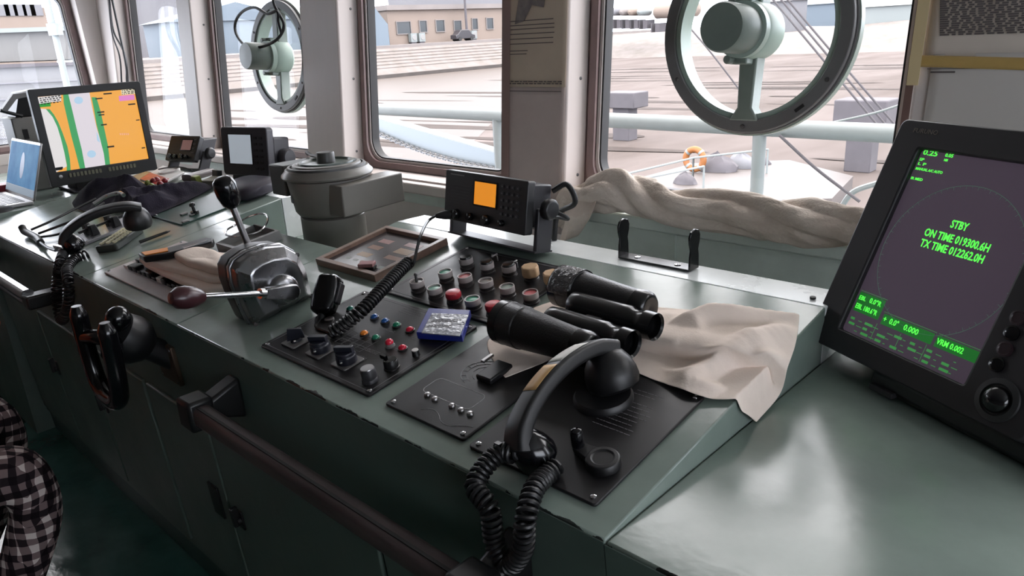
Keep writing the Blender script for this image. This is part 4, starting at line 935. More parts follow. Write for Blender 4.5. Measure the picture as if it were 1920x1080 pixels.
mb.m = 0; mb.box(-.021, .021, -.012, .012, 0, .008, M_); mb.m = 1; mb.box(-.021, .021, -.012, .012, .008, .018, M_)
solo('eraser', mb, [RUBBER, mat('eraser_pink', (170, 128, 130), .7)], 'small pink and black eraser lying on the framed board', 'eraser', bevel=.002)
# ------------------------------------------------------------------ radiotelephones
def radio(name, label, M, w, h, dep, scr, scrm, group=None, knob=True, foot=.05, keys=(4, 5), bezel=.026, knobrow=True, lift=0, right=None, logo=True, side=1):
    """front face in x (0..w) and y (0..h), facing -z; hangs in a stirrup bracket"""
    t = thing(name, label, 'radio', M, group); part0 = globals()['part']
    def part(nm, b, *a, **k):
        b.v = [(x, y, -z) for x, y, z in b.v]; return part0(nm, b, *a, **k)
    mb = MB(); mb.prism(rr(w, h, .006, 4, w / 2, h / 2), 0, bezel); b = part('front_case', mb, BLACK, t, bevel=.003)
    mb = MB(); mb.box(w * .08, w * .94, h * .10, h * .92, bezel, dep); mb.v = [(x, y + lift * (z - bezel), z) for x, y, z in mb.v]; part('rear_case', mb, CHAR, t, bevel=.004)
    x0, x1, y0, y1 = scr
    mb = MB(); mb.box(x0 * w, x1 * w, y0 * h, y1 * h, -.0012, .001); s = part('screen', mb, scrm, t)
    mb = MB(); mb.ring(rr((x1 - x0) * w + .008, (y1 - y0) * h + .008, .002, 3, (x0 + x1) / 2 * w, (y0 + y1) / 2 * h), rr((x1 - x0) * w, (y1 - y0) * h, .001, 3, (x0 + x1) / 2 * w, (y0 + y1) / 2 * h), -.002, .001); part('screen_rim', mb, BLACKG, t)
    nx, ny = keys
    for i in range(nx):
        for j in range(ny):
            X = w * (x1 + .07 + (.93 - x1 - .08) * i / max(1, nx - 1) * .9); Y = h * (.32 + .52 * j / max(1, ny - 1))
            mb = MB(); mb.prism(rr(.011, .008, .002, 2, X, Y), -.003, .001); k = part('key', mb, CHAR, t)
            mb = MB(); mb.box(X - .002, X + .0025, Y - .001, Y + .001, -.0033, -.003); part('lettering', mb, ENGRD, k)
    mb = MB()
    for j in range(7): mb.box(w * .08, w * (x0 - .06), h * (.36 + .06 * j), h * (.36 + .06 * j) + .0015, -.0006, .0005)
    part('speaker_grille', mb, CHAR, t)
    if logo: mb = MB(); mb.box(w * .07, w * .25, h * .915, h * .935, -.0006, .0005); part('lettering', mb, GREYP, t)
    if knobrow:
        for X, r in ((.18, .013), (.36, .010), (.56, .013), (.74, .008)):
            mb = MB(); mb.lathe([(r, 0), (r * .92, .012), (r * .8, .014), (0, .014)], 22, fr((w * X, h * .15, 0), (1, 0, 0), (0, -1, 0), (0, 0, -1))); k = part('knob', mb, BLACKG, t)
            mb = MB(); mb.box(w * X - .0012, w * X + .0012, h * .15 + r * .3, h * .15 + r * .85, -.0148, -.0135); part('pointer', mb, GREYP, k)
    zc = bezel + (dep - bezel) * .40
    mb = MB(); mb.box(-.012, w + .012, -foot, -foot + .004, zc - .03, zc + .03)
    br = part('bracket', mb, CHAR, t)
    for sx, xx in ((-1, -.012), (1, w)):
        mb = MB(); mb.box(xx if sx > 0 else xx, xx + .012, -foot, h * .5, zc - .026, zc + .026); a = part('bracket_arm', mb, CHAR, br, bevel=.003)
        if knob: mb = MB(); mb.latheat([(.024, 0), (.026, .004), (.026, .016), (.021, .022), (0, .023)], (xx + (.012 if sx > 0 else 0), h * .5, zc), (sx, 0, 0), 12); part('clamp_knob', mb, BLACK, a, bevel=.002)
    return t
def fpl(o, yaw, tilt):
    """front-panel frame: x right, y up (leaning back by tilt), z towards the viewer"""
    x = V((math.cos(yaw), math.sin(yaw), 0)); n = V((math.sin(yaw), -math.cos(yaw), 0)); u = V((0, 0, 1)) * math.cos(tilt) - n * math.sin(tilt)
    return MX.Translation(o) @ MX((x, u, x.cross(u))).transposed().to_4x4()
def facept(M, px, py): n = M.to_3x3() @ V((0, 0, 1)); return M.inverted() @ onP(px, py, M.to_translation(), n)
ORANGE = mat('lcd_orange', (232, 144, 36), .4, emit=.75); 
Mr = fpl(onY(832, 409, 1.275), math.radians(-4), math.radians(9))
p = facept(Mr, 986, 332); pb = facept(Mr, 989, 437); pt = facept(Mr, 833, 317)
W_, H_ = (p.x + pb.x) / 2, (p.y - pb.y + pt.y) / 2
s0 = facept(Mr, 889, 382); s1 = facept(Mr, 932, 346)
radio('radiotelephone', 'black marine radiotelephone with an orange display on the console shelf', Mr, W_, H_, .10, (s0.x / W_, s1.x / W_, s0.y / H_, s1.y / H_), ORANGE, foot=.042)
ZR = Mr.to_3x3() @ V((0, 0, 1))
# cables behind it
mb = MB(); b0 = Mr @ V((W_ * .95, H_ * .8, -.10)); mb.tube(cat([b0, b0 + V((.03, .02, .015)), b0 + V((.045, .03, -.03)), onY(1047, 400, 1.44), onY(1040, 440, 1.43), onY(1040, 470, 1.44)], 8), .007, 9)
mb.tube(cat([Mr @ V((W_ * .95, H_ * .45, -.10)), b0 + V((.03, .02, -.07)), onY(1038, 410, 1.44), onY(1034, 450, 1.44), onY(1034, 480, 1.45)], 8), .005, 9)
solo('power_cable', mb, RUBBER, 'black cables looping down behind the radiotelephone', 'cable')
# hand microphone and its cord
mo = tw(604, 588, .012); Mm = fr(mo, V((-.30, .60, .75)), V((.9, .35, 0)))
t = thing('hand_microphone', 'black radio hand microphone leaning against the engine throttle', 'microphone', Mm)
mb = MB(); mb.grid(lambda u, v: (.10 * v - .004, (.026 + .006 * math.sin(PI * min(1, v * 1.1))) * (1 - .55 * max(0, (abs(v - .5) - .38) / .12) ** 2) * math.copysign(abs(math.cos(2 * PI * u)) ** .6, math.cos(2 * PI * u)), (.020 + .006 * v) * (1 - .8 * max(0, (abs(v - .5) - .40) / .10) ** 2) * math.copysign(abs(math.sin(2 * PI * u)) ** .7, math.sin(2 * PI * u))), 32, 20, True)
mb.f += [tuple(range(31, -1, -1)), tuple(range(20 * 32, 21 * 32))]; mb.i += [0, 0]
part('body', mb, BLACKG, t)
mb = MB(); mb.box(.025, .075, .028, .036, -.010, .010); part('talk_key', mb, CHAR, t, bevel=.003)
mb = MB(); mb.lathe([(.007, -.02), (.009, 0), (.009, .006)], 14, MX.Rotation(PI / 2, 4, 'Y')); part('cord_sleeve', mb, BLACK, t)
ms = Mm @ V((-.012, 0, 0))
P1 = [ms, tw(592, 612, .010), tw(612, 622, .008), tw(622, 624, .012)]
P2 = [tw(618, 625, .014), tw(640, 612, .024), tw(676, 584, .045), tw(712, 547, .055), tw(745, 512, .060), tw(768, 490, .062)]
pl_ = facept(Mr, 848, 402); pe = Mr @ V((pl_.x, pl_.y, .012))
P3 = [tw(768, 490, .062), tw(776, 492, .068), tw(781, 470, .085), tw(790, 438, .11), pe - V((.05, .03, .018)), pe + (Mr.to_3x3() @ V((-.02, -.004, .025)))]
mb = MB(); mb.tube(cat(P1, 8), .0032, 8); mb.coil(P2, .0125, .0036, .0092, 7); mb.tube(cat(P3, 10), .0038, 8)
solo('curly_cable', mb, BLACK, 'black curly cord from the hand microphone to the radiotelephone', 'cord')
mb = MB(); d = Mr.to_3x3() @ V((-.6, -.15, .7)); mb.latheat([(.012, -.02), (.012, .010), (.009, .022), (.006, .034), (0, .035)], pe, d, 16); solo('cord_plug', mb, RUBBER, 'black plug of the microphone cord on the radiotelephone corner', 'plug')
# ------------------------------------------------------------------ empty stirrup bracket
zz = ZS + .001; A0, A1, A2 = onZ(1160, 484, zz), onZ(1290, 510, zz), onZ(1330, 498, zz)
xa, xb = A0.x, A1.x; y0 = (A0.y + A1.y) / 2; dp = .042
t = thing('mounting_bracket', 'empty black metal mounting bracket on the shelf by the window cloth', 'bracket', ((xa + xb) / 2, y0 + dp / 2, zz))
cx = (xa + xb) / 2; hw = (xb - xa) / 2
mb = MB(); mb.box(-hw, hw, -dp / 2, dp / 2, .0, .004); bs_ = part('base', mb, mat('black_satin_metal', (34, 33, 36), .24), t, bevel=.001)
for s, dy in ((-1, 0), (1, 0)):
    o = [(-.014, 0), (.014, 0), (.013, .03), (.011, .045), (.015, .062), (.016, .075), (.012, .087), (.0, .092), (-.012, .087), (-.016, .075), (-.015, .062), (-.011, .045), (-.013, .03)]
    o = [(a * 1.35, b) for a, b in o]
    mb = MB(); mb.xprism(o, s * hw - .0025, s * hw + .0025); part('arm', mb, BLACKG, t, bevel=.001)
    mb = MB(); mb.lathe([(.0075, 0), (.0075, .002), (0, .0032)], 16, MX.Translation((s * (hw - .04), 0, .004))); part('bolt', mb, CHROME, bs_)
mb = MB(); p = onZ(1524, 560, zz); mb.lathe([(.006, 0), (.006, .004), (0, .005)], 8, MX.Translation(p)); solo('paint_chip', mb, RUBBER, 'small black scrap on the right end of the shelf', 'scrap')
# ------------------------------------------------------------------ radar display
O = onZ(1513, 632, 1.005); r_ = V((.8904, -.4552, 0)).normalized(); n_ = V((r_.y, -r_.x, 0)); ta = math.radians(24)
u_ = V((0, 0, 1)) * math.cos(ta) - n_ * math.sin(ta)
MRD = MX.Translation(O) @ MX((r_, u_, r_.cross(u_) * -1)).transposed().to_4x4()
if MRD.to_3x3().determinant() < 0: MRD = MX.Translation(O) @ MX((r_, u_, r_.cross(u_))).transposed().to_4x4()
zs_ = 1 if (MRD.to_3x3() @ V((0, 0, 1))).dot(n_) > 0 else -1     # +z faces the viewer
rd = lambda x, y: facept(MRD, x, y)
tlc = rd(1695, 222); Hr = tlc.y; scTL, scBL, scBR = rd(1722, 277), rd(1570, 614), rd(1800, 710)
SX0, SX1, SY0, SY1 = (scTL.x + scBL.x) / 2, scBR.x + .008, scBL.y, scTL.y; Wr = SX1 + .115
t = thing('radar_display', 'large black radar display with green standby text on the right desk', 'radar display', MRD)
RBZ = mat('radar_case', (33, 31, 35), .5, var=.05, vs=20); RBK = mat('radar_glass', (66, 57, 68), .16, emit=.75); RCP = mat('radar_keypad', (40, 40, 42), .5)
GRN = mat('radar_green', (92, 250, 82), .5, emit=1.0); GRND = mat('radar_green_dim', (64, 150, 74), .5, emit=.6); GRNB = mat('radar_green_block', (24, 104, 36), .5, emit=.7)
B_in = rr(SX1 - SX0, SY1 - SY0, .006, 5, (SX0 + SX1) / 2, (SY0 + SY1) / 2)
mb = MB(); mb.ring(rr(Wr, Hr, .012, 5, Wr / 2, Hr / 2), B_in, -.03, 0); b = part('bezel', mb, RBZ, t, bevel=.004)
mb = MB(); mb.prism(rr(Wr - .01, Hr - .01, .012, 5, Wr / 2, Hr / 2), -.075, -.018); part('case', mb, RBZ, t, bevel=.004)
mb = MB(); mb.box(.04, Wr - .04, .03, Hr - .05, -.15, -.075); part('rear_case', mb, BLACK, t, bevel=.01)
mb = MB(); mb.box(SX0, SX1, SY0, SY1, -.0175, -.012); s = part('screen', mb, RBK, t)
zq = -.0118
cxr, cyr = (SX0 + SX1) / 2 + .004, SY0 + (SY1 - SY0) * .50; rad = (SX1 - SX0) * .485
mb = MB(); n = 90
def arc(a0, a1, r, th):
    P = [(cxr + r * math.cos(math.radians(a0 + (a1 - a0) * i / n)), cyr + r * 1.0 * math.sin(math.radians(a0 + (a1 - a0) * i / n)), zq) for i in range(n + 1)]; mb.tube(P, th, 4)
arc(0, 360, rad, .00045)
for i in range(72):
    a = math.radians(i * 5); l = .006 if i % 2 == 0 else .003; mb.tube([(cxr + r * math.cos(a), cyr + r * math.sin(a), zq) for r in (rad - l, rad)], .0003, 4)
part('range_ring', mb, mat('ring_green', (70, 104, 88), .5, emit=.5), s)
MS_ = lambda x, y, z=zq: MX.Translation((x, y, z))
w_ = SX1 - SX0; h_ = SY1 - SY0
def rtext(px, py, st, size, m=GRN, sx=.85, al='LEFT', gap=1.0): p = rd(px, py); text('screen_text', st, size, s, MS_(p.x, p.y), m, al, sx, gap=gap)
p1, p2, p3 = rd(1770, 428), rd(1722, 439), rd(1714, 459); e2, e3 = rd(1843, 462), rd(1833, 484)
sz = (e2.x - p2.x) / 9.0
def fit(px, py, st, w, size, m=GRN):
    p = rd(px, py); return text('screen_text', st, size, s, MS_(p.x, p.y), m, width=w, bold=.022)
szT = .0185
fit(1770, 426, 'STBY', (rd(1802, 433) - rd(1770, 426)).x, szT); fit(1721, 441, 'ON TIME 019300.6H', (rd(1843, 469) - rd(1721, 441)).x, szT); fit(1713, 461, 'TX TIME 012262.0H', (rd(1833, 489) - rd(1713, 461)).x, szT)
fit(1720, 288, '0.25', (rd(1747, 291) - rd(1720, 288)).x, .013); fit(1762, 291, '0.05', (rd(1777, 293) - rd(1762, 291)).x, .008); fit(1760, 299, 'NM', .007, .006, GRN)
fit(1714, 298, 'SP', (rd(1723, 299) - rd(1714, 298)).x, .007); fit(1711, 306, 'L P', (rd(1726, 308) - rd(1711, 306)).x, .007); fit(1707, 315, 'MANUAL A/C AUTO', (rd(1758, 321) - rd(1707, 315)).x, .0065); fit(1698, 333, 'IR MED', (rd(1720, 336) - rd(1698, 333)).x, .0065)
# data blocks along the foot of the screen
def blk(x0, y0, x1, y1, m, z=-.0005):
    a = rd(x0, y0); b_ = rd(x1, y1); mb.box(min(a.x, b_.x), max(a.x, b_.x), min(a.y, b_.y), max(a.y, b_.y), zq + z - .0002, zq + z)
L0 = SX0 + .004
rows = [(.058, .072), (.040, .054), (.022, .036), (.006, .018)]
mb = MB(); mb.box(L0, L0 + .058, SY0 + .040, SY0 + .076, zq - .0001, zq + .0001); mb.box(L0 + .066, L0 + .170, SY0 + .036, SY0 + .055, zq - .0001, zq + .0001); mb.box(L0 + .176, SX1 - .006, SY0 + .036, SY0 + .055, zq - .0001, zq + .0001)
part('data_field', mb, GRNB, s)
mb = MB()
for a, b_, y in ((L0, L0 + .060, .078), (L0 + .064, L0 + .172, .0575), (L0 + .176, SX1 - .005, .0575)): mb.box(a, b_, SY0 + y, SY0 + y + .0007, zq - .0003, zq)
for x in (.060, .112, .164): mb.box(L0 + x, L0 + x + .0007, SY0 + .004, SY0 + .034, zq - .0003, zq)
for k in range(7):
    for j in range(3):
        xx = L0 + .003 + k * .033; yy = SY0 + .005 + j * .0095
        if (k + j) % 4: mb.box(xx, xx + random.uniform(.008, .018), yy, yy + .0045, zq - .0003, zq)
        mb.box(xx + .018, xx + random.uniform(.022, .031), yy + .001, yy + .0022, zq - .0003, zq)
part('data_marks', mb, GRND, s)
def lt(x, y, st, size, sx=.9, m=GRN): text('screen_text', st, size, s, MS_(L0 + x, SY0 + y, zq + .0003), m, 'LEFT', sx, bold=.015)
lt(.002, .060, 'EBL', .011); lt(.026, .060, '0.0\u00b0R', .013); lt(.002, .043, 'EBL 180.6\u00b0R', .013, .75)
lt(.068, .039, '+  0.0\u00b0', .014, .85); lt(.112, .039, '0.000', .014, .95); lt(.178, .039, 'VRM 0.002', .0135, .8)
# brand plate, keys and trackball on the frame
pb_ = rd(1712, 246); mb = MB(); fp = text('lettering', 'FURUNO', .0115, b, MS_(pb_.x, pb_.y - .004, .0004), mat('logo_grey', (118, 108, 100), .5), 'LEFT', 1.1)
kx = SX1 + .028
for i, (px, py) in enumerate(((1910, 596), (1898, 625), (1885, 655), (1870, 684))):
    p = rd(px, py); mb = MB(); mb.lathe([(.0115, 0), (.0115, .003), (.009, .0035), (.008, .002), (0, .002)], 22, MX.Translation((p.x, p.y, 0))); part('key', mb, BLACKG if i % 2 else mat('key_maroon', (44, 28, 34), .4), t)
for i in range(4):
    for j in range(5):
        x = SX1 + .055 + .018 * (i % 3); y = Hr * .42 + j * .035
        if i < 3: mb = MB(); mb.prism(rr(.013, .010, .002, 3, x, y), 0, .003); part('key', mb, CHAR, t)
p = rd(1870, 750); mb = MB(); mb.lathe([(.033, 0), (.032, .003), (.024, .004), (.022, .001)], 36, MX.Translation((p.x, p.y, 0))); tr = part('trackball_ring', mb, RCP, t)
mb = MB(); mb.sph((p.x, p.y, .002), (.020, .020, .014), 28, 16); part('trackball', mb, BLACKG, tr)
# pedestal foot standing on the desk
mb = MB(); iM = MRD.inverted()
foot = [onZ(1600, 700, .961), onZ(1645, 748, .961), onZ(1930, 896, .961)]
q0 = foot[1]; dirx = r_; back = V((-n_.x, -n_.y, 0))
FM = fr((q0.x + back.x * .03, q0.y + back.y * .03, .9605), r_, back, (0, 0, 1))
mb.M = FM; mb.xprism([(.0, 0), (.20, 0), (.20, .055), (.05, .075), (-.01, .036), (-.012, .012)], -.035, Wr - .06); part('pedestal', mb, BLACK, t, world=True, bevel=.004)
mb = MB(FM); mb.box(-.03, .02, -.022, -.008, .006, .016); part('foot_strip', mb, CHAR, t, world=True, bevel=.002)
# ------------------------------------------------------------------ electronic chart display
XM = -3.79
m_ = lambda x, y, X=XM: onX(x, y, X)
a, b, c2, d = m_(55, 170), m_(265, 150), m_(293, 318), m_(95, 355)
Y0, Y1, Z1, Z0 = (a.y + d.y) / 2, (b.y + c2.y) / 2, (a.z + b.z) / 2, (d.z + c2.z) / 2
MM = fr((XM, Y0, Z0), (0, 1, 0), (0, 0, 1))          # x to the right along +Y, y up, z towards the viewer (+X)
Wm, Hm_ = Y1 - Y0, Z1 - Z0
t = thing('chart_display', 'large black monitor showing an orange and green river chart', 'monitor', MM)
ml = lambda x, y: MM.inverted() @ m_(x, y)
q = [ml(*p) for p in ((75, 183), (253, 165), (279, 300), (102, 321))]
sx0, sx1, sy0, sy1 = (q[0].x + q[3].x) / 2, (q[1].x + q[2].x) / 2, (q[2].y + q[3].y) / 2, (q[0].y + q[1].y) / 2
mb = MB(); mb.ring(rr(Wm, Hm_, .008, 4, Wm / 2, Hm_ / 2), rr(sx1 - sx0, sy1 - sy0, .003, 4, (sx0 + sx1) / 2, (sy0 + sy1) / 2), -.03, 0); bz = part('bezel', mb, BLACK, t, bevel=.003)
mb = MB(); mb.box(.01, Wm - .01, .01, Hm_ - .01, -.075, -.012); part('case', mb, CHAR, t, bevel=.005)
mb = MB(); mb.box(Wm * .25, Wm * .75, -(Z0 - .993), .12, -.20, -.07); mb.box(Wm * .2, Wm * .8, -(Z0 - .993), -(Z0 - .993) + .012, -.26, -.02); part('stand', mb, CHAR, t, bevel=.003)
def em(n, c, e=.95):
    m = mat(n, c, .4, emit=e); m.node_tree.nodes['Principled BSDF'].inputs['Base Color'].default_value = (.02, .02, .02, 1); return m
CO, CG, CW, CB = em('chart_orange', (240, 168, 66)), em('chart_green', (58, 158, 92)), em('chart_white', (226, 222, 222)), em('chart_blue', (176, 208, 232))
CK, CP, CG2, CC = mat('chart_black', (14, 14, 16), .4), em('chart_pink', (222, 130, 200)), em('chart_bright_green', (22, 150, 40)), em('chart_cream', (238, 226, 196))
mb = MB(); mb.box(sx0, sx1, sy0, sy1, -.012, -.006); s = part('screen', mb, CO, t)
cp = lambda x, y: ml(x / 4.32, 150 + y / 4.32)           # points read in an enlarged crop of the chart
def region(pts, m, z, name='chart_area', sm=False):
    P = [(min(sx1, max(sx0, p.x)), min(sy1, max(sy0, p.y))) for p in (cp(*k) for k in pts)]
    mb = MB(); mb.prism(P, -.006, -.006 + z); part(name, mb, m, s, smooth=False)
region([(300, 235), (385, 236), (430, 300), (468, 380), (498, 480), (525, 590), (545, 700), (420, 760), (300, 760)], CW, .0003)
region([(375, 236), (405, 236), (440, 280), (475, 340), (515, 440), (550, 540), (570, 640), (578, 740), (545, 740), (545, 690), (525, 590), (498, 480), (468, 380), (430, 300)], CG, .0004)
region([(510, 100), (553, 100), (590, 250), (625, 400), (665, 560), (700, 740), (655, 740), (620, 600), (580, 450), (545, 300), (520, 190)], CG, .0004)
region([(553, 100), (728, 100), (750, 220), (785, 380), (815, 480), (845, 580), (870, 740), (700, 740), (665, 560), (625, 400), (590, 250)], em('chart_lilac', (222, 214, 222)), .0003)
region([(745, 140), (785, 140), (820, 260), (850, 400), (880, 540), (908, 740), (868, 740), (845, 600), (815, 480), (785, 360), (765, 240)], CG, .0004)
for x, y in ((640, 165), (745, 600)):
    region([(x + 36 * math.cos(i * PI / 8), y + 30 * math.sin(i * PI / 8)) for i in range(16)], CB, .0005)
region([(785, 420), (800, 450), (815, 510), (790, 490)], CB, .0005)
region([(300, 140), (495, 115), (500, 175), (310, 195)], CW, .0005); region([(310, 195), (412, 180), (415, 214), (318, 222)], CG2, .0006); region([(412, 180), (500, 172), (502, 205), (415, 214)], CO, .0006)
region([(985, 80), (1110, 60), (1115, 110), (990, 122)], CC, .0005); region([(965, 130), (1090, 118), (1095, 160), (970, 172)], CP, .0006)
mb = MB()
def tick(x, y, w, h=5):
    a, b = cp(x, y), cp(x + w, y + h)
    mb.box(max(sx0, min(a.x, b.x)), min(sx1, max(a.x, b.x)), max(sy0, min(a.y, b.y)), min(sy1, max(a.y, b.y)), -.0054, -.0050)
for r in range(4):
    x = 322 + r * 4
    while x < 488: w = random.randint(8, 26); tick(x, 146 + r * 16 - (x - 322) * .14, w, 7); x += w + 6
for r in range(3):
    x = 990
    while x < 1095: w = random.randint(8, 26); tick(x, 84 + r * 14 - (x - 990) * .14, w, 6); x += w + 6
for x, y, w in ((840, 108, 70), (775, 148, 60), (790, 258, 60), (800, 280, 50), (820, 360, 50), (870, 538, 60), (1105, 322, 30), (1040, 194, 60), (1150, 548, 30), (445, 712, 70), (450, 722, 60)): tick(x, y, w, 5)
part('chart_lettering', mb, CK, s)
mb = MB()
for k in range(5): a, b = cp(972 + k * 16, 432), cp(984 + k * 16, 445); mb.box(min(a.x, b.x), max(a.x, b.x), min(a.y, b.y), max(a.y, b.y), -.0054, -.0050)
part('chart_lettering', mb, mat('chart_text', (196, 146, 130), .5, emit=.6), s)
for i in range(18):
    if i in (9,): continue
    x = Wm * (.18 + .034 * i + (.02 if i > 8 else 0)); mb = MB(); mb.prism(rr(.010, .018, .002, 3, x, .042), 0, .004); part('key', mb, mat('key_olive', (92, 90, 74), .5), bz)
mb = MB(); mb.lathe([(.008, 0), (.008, .004), (0, .005)], 18, MX.Translation((.045, .042, 0))); part('power_button', mb, ALU, bz)
# ------------------------------------------------------------------ instrument case and bracket behind the laptop
pz = onX(20, 340, -4.15)
t = thing('instrument_case', 'grey instrument case with tilted black reader on top beside the chart display', 'instrument', (-4.18, 1.02, .992))
g = [onX(x, y, -4.10) for x, y in ((20, 222), (72, 214), (88, 345), (36, 350))]
y0, y1, z1 = g[0].y, g[1].y + .03, g[0].z
mb = MB(); mb.box(-4.26, -4.10, y0, y1, .992, z1); b = part('case', mb, mat('case_grey', (140, 138, 134), .5, var=.06), t, world=True, bevel=.006)
mb = MB(); mb.box(-4.0995, -4.098, y0 + .035, y0 + .055, z1 - .10, z1 - .055); part('catch', mb, RUBBER, b, world=True)
h_ = [onX(x, y, -4.10) for x, y in ((25, 172), (60, 170), (62, 205), (40, 212))]
mb = MB(); mb.xprism([(y0 + .02, z1), (y1, z1), (y1, z1 + .12), (y0 + .06, z1 + .11)], -4.24, -4.10); part('reader', mb, BLACK, t, world=True, bevel=.004)
mb = MB(); A_ = [onX(x, y, -4.08) for x, y in ((2, 207), (24, 176), (58, 172), (58, 180), (30, 186), (12, 210))]
mb.xprism([(p.y, p.z) for p in A_], -4.12, -4.07); part('arm', mb, GREYP, t, world=True, bevel=.002)
mb = MB(); mb.tube([onX(0, 207, -4.08), onX(42, 218, -4.08)], .008, 8); part('rod', mb, BLACK, t, world=True)
# ------------------------------------------------------------------ laptop
yh = .872; zl = .994
xa, xb = -4.14, -3.70
hl, hr = V((xa, yh, zl + .014)), V((xb, yh, zl + .014))
tr = onY(76, 268, .955); ht = tr.z - hr.z
t = thing('laptop', 'open silver laptop with a blue screen on the port side desk', 'laptop', ((xa + xb) / 2, yh, zl))
mb = MB(); mb.box(xa, xb, yh - .27, yh, zl, zl + .015); ba = part('base', mb, ALU, t, world=True, bevel=.003)
mb = MB()
for i in range(12):
    for j in range(5): x = xa + .03 + i * .032; y = yh - .13 + j * .022; mb.box(x, x + .026, y, y + .018, zl + .015, zl + .0165)
part('keys', mb, CHAR, ba, world=True)
LM = fr(hl, (1, 0, 0), V((0, .083, ht)))
lw, lh = xb - xa, math.hypot(.083, ht)
mb = MB(LM); mb.prism(rr(lw, lh, .01, 4, lw / 2, lh / 2), -.008, 0); li = part('lid', mb, ALU, t, world=True, bevel=.002)
BS = mat('laptop_screen', (62, 104, 146), .6, spec=.1, c2=(92, 136, 170), vs=5, emit=0)
bb = BS.node_tree.nodes['Principled BSDF']; BS.node_tree.links.new(bb.inputs['Base Color'].links[0].from_socket, bb.inputs['Emission Color']); bb.inputs['Emission Strength'].default_value = .7
mb = MB(LM); mb.box(.008, lw - .008, .045, lh - .012, .0002, .001); sn = part('screen', mb, BS, li, world=True)
mb = MB(LM); mb.box(.008, lw - .008, .012, .043, .0002, .0012); part('taskbar', mb, em('laptop_pale', (170, 190, 210), .45), li, world=True)
mb = MB(LM); mb.prism([(lw * .5 + .03 * math.cos(i * PI / 8), lh * .55 + .06 * math.sin(i * PI / 8)) for i in range(16)], .001, .0014); part('picture', mb, em('laptop_figure', (128, 142, 176), .5), sn, world=True)
p = onZ(4, 352, 1.02); mb = MB(); mb.box(p.x - .06, p.x + .03, p.y - .03, p.y + .05, .992, 1.035); solo('red_case', mb, mat('dark_red', (150, 26, 44), .5), 'small dark red case at the far left behind the laptop', 'case', bevel=.004)
p = onZ(2, 398, .985); mb = MB(); mb.sph((p.x, p.y - .01, .985), (.07, .06, .03), 20, 10); solo('soft_hat', mb, RUBBER, 'black soft hat at the left edge before the laptop', 'cap')
# ------------------------------------------------------------------ two smaller sets on the shelf
LCDP = mat('lcd_dusk', (150, 112, 108), .3, emit=.25)
Mg = fpl(onY(309, 300, 1.405), math.radians(17), math.radians(30))
wv = facept(Mg, 361, 311).x; hv = facept(Mg, 322, 254).y
radio('vhf_radio', 'small black VHF radio with dim pinkish display between chart display and sounder', Mg, wv, hv, .105, (.46, .80, .42, .82), LCDP, foot=.03, keys=(2, 4), logo=False, lift=.55)
t = thing('fish_finder', 'dark grey echo sounder with pale blank screen left of the compass repeater', 'echo sounder', fpl(onY(420, 327, 1.375), math.radians(14), math.radians(6)))
Mf = t.matrix_basis.copy(); f_ = lambda x, y: facept(Mf, x, y)
a, b = f_(424, 238), f_(505, 330); w, h = f_(503, 300).x, a.y
mb = MB(); mb.prism(rr(w, h, .014, 5, w / 2, h / 2), -.035, 0); fc = part('case', mb, SLATE, t, bevel=.004)
q0, q1 = f_(428, 252), f_(474, 308)
mb = MB(); mb.box(q0.x - .004, q1.x + .005, q1.y - .004, q0.y + .004, .0, .0014); part('screen_rim', mb, BLACKG, t)
mb = MB(); mb.box(q0.x, q1.x, q1.y, q0.y, .0008, .002); part('screen', mb, mat('pale_lcd', (190, 200, 210), .3, emit=.45), t)
for i in range(2):
    for j in range(6): x = q1.x + (w - q1.x) * (.28 + .34 * i); y = h * (.16 + .125 * j); mb = MB(); mb.prism(rr(.016, .011, .003, 3, x, y), 0, .004); part('key', mb, BLACK, fc)
mb = MB(); mb.box(w * .2, w * .98, h * .25, h * .80, -.12, -.035); part('rear_case', mb, CHAR, t, bevel=.008)
mb = MB(); mb.box(w * .1, w * .9, -.055, 0, -.10, -.02); part('foot', mb, CHAR, t, bevel=.004)
mb = MB(); mb.latheat([(.034, 0), (.036, .01), (.034, .03), (.028, .036), (0, .037)], (w * .98, h * .38, -.085), (1, 0, 0), 24); part('clamp_knob', mb, CHAR, t)
# black pouch under it, little radio hook
p = tw(470, 366, .03); mb = MB(MT @ MX.Translation(tl(470, 366, 0)) @ rotz(.1))
mb.grid(lambda u, v: (.105 * (2 * v - 1), .085 * math.copysign(abs(math.cos(2 * PI * u)) ** .7, math.cos(2 * PI * u)) * (1 - .5 * (2 * v - 1) ** 6), .030 + .030 * math.copysign(abs(math.sin(2 * PI * u)) ** .7, math.sin(2 * PI * u)) * (1 - .5 * (2 * v - 1) ** 6)), 28, 16, True)
mb.f += [tuple(range(27, -1, -1)), tuple(range(16 * 28, 17 * 28))]; mb.i += [0, 0]
solo('black_pouch', mb, mat('dark_pouch', (44, 40, 50), .5), 'rounded dark pouch lying below the echo sounder', 'pouch')
p = onY(405, 330, 1.36); mb = MB(); mb.box(-.022, .022, -.012, .012, 0, .06, MX.Translation((p.x, 1.36, ZS - .006)) @ MX.Rotation(-.15, 4, 'X')); solo('microphone_hook', mb, BLACK, 'small black upright hook left of the echo sounder', 'hook', bevel=.003)
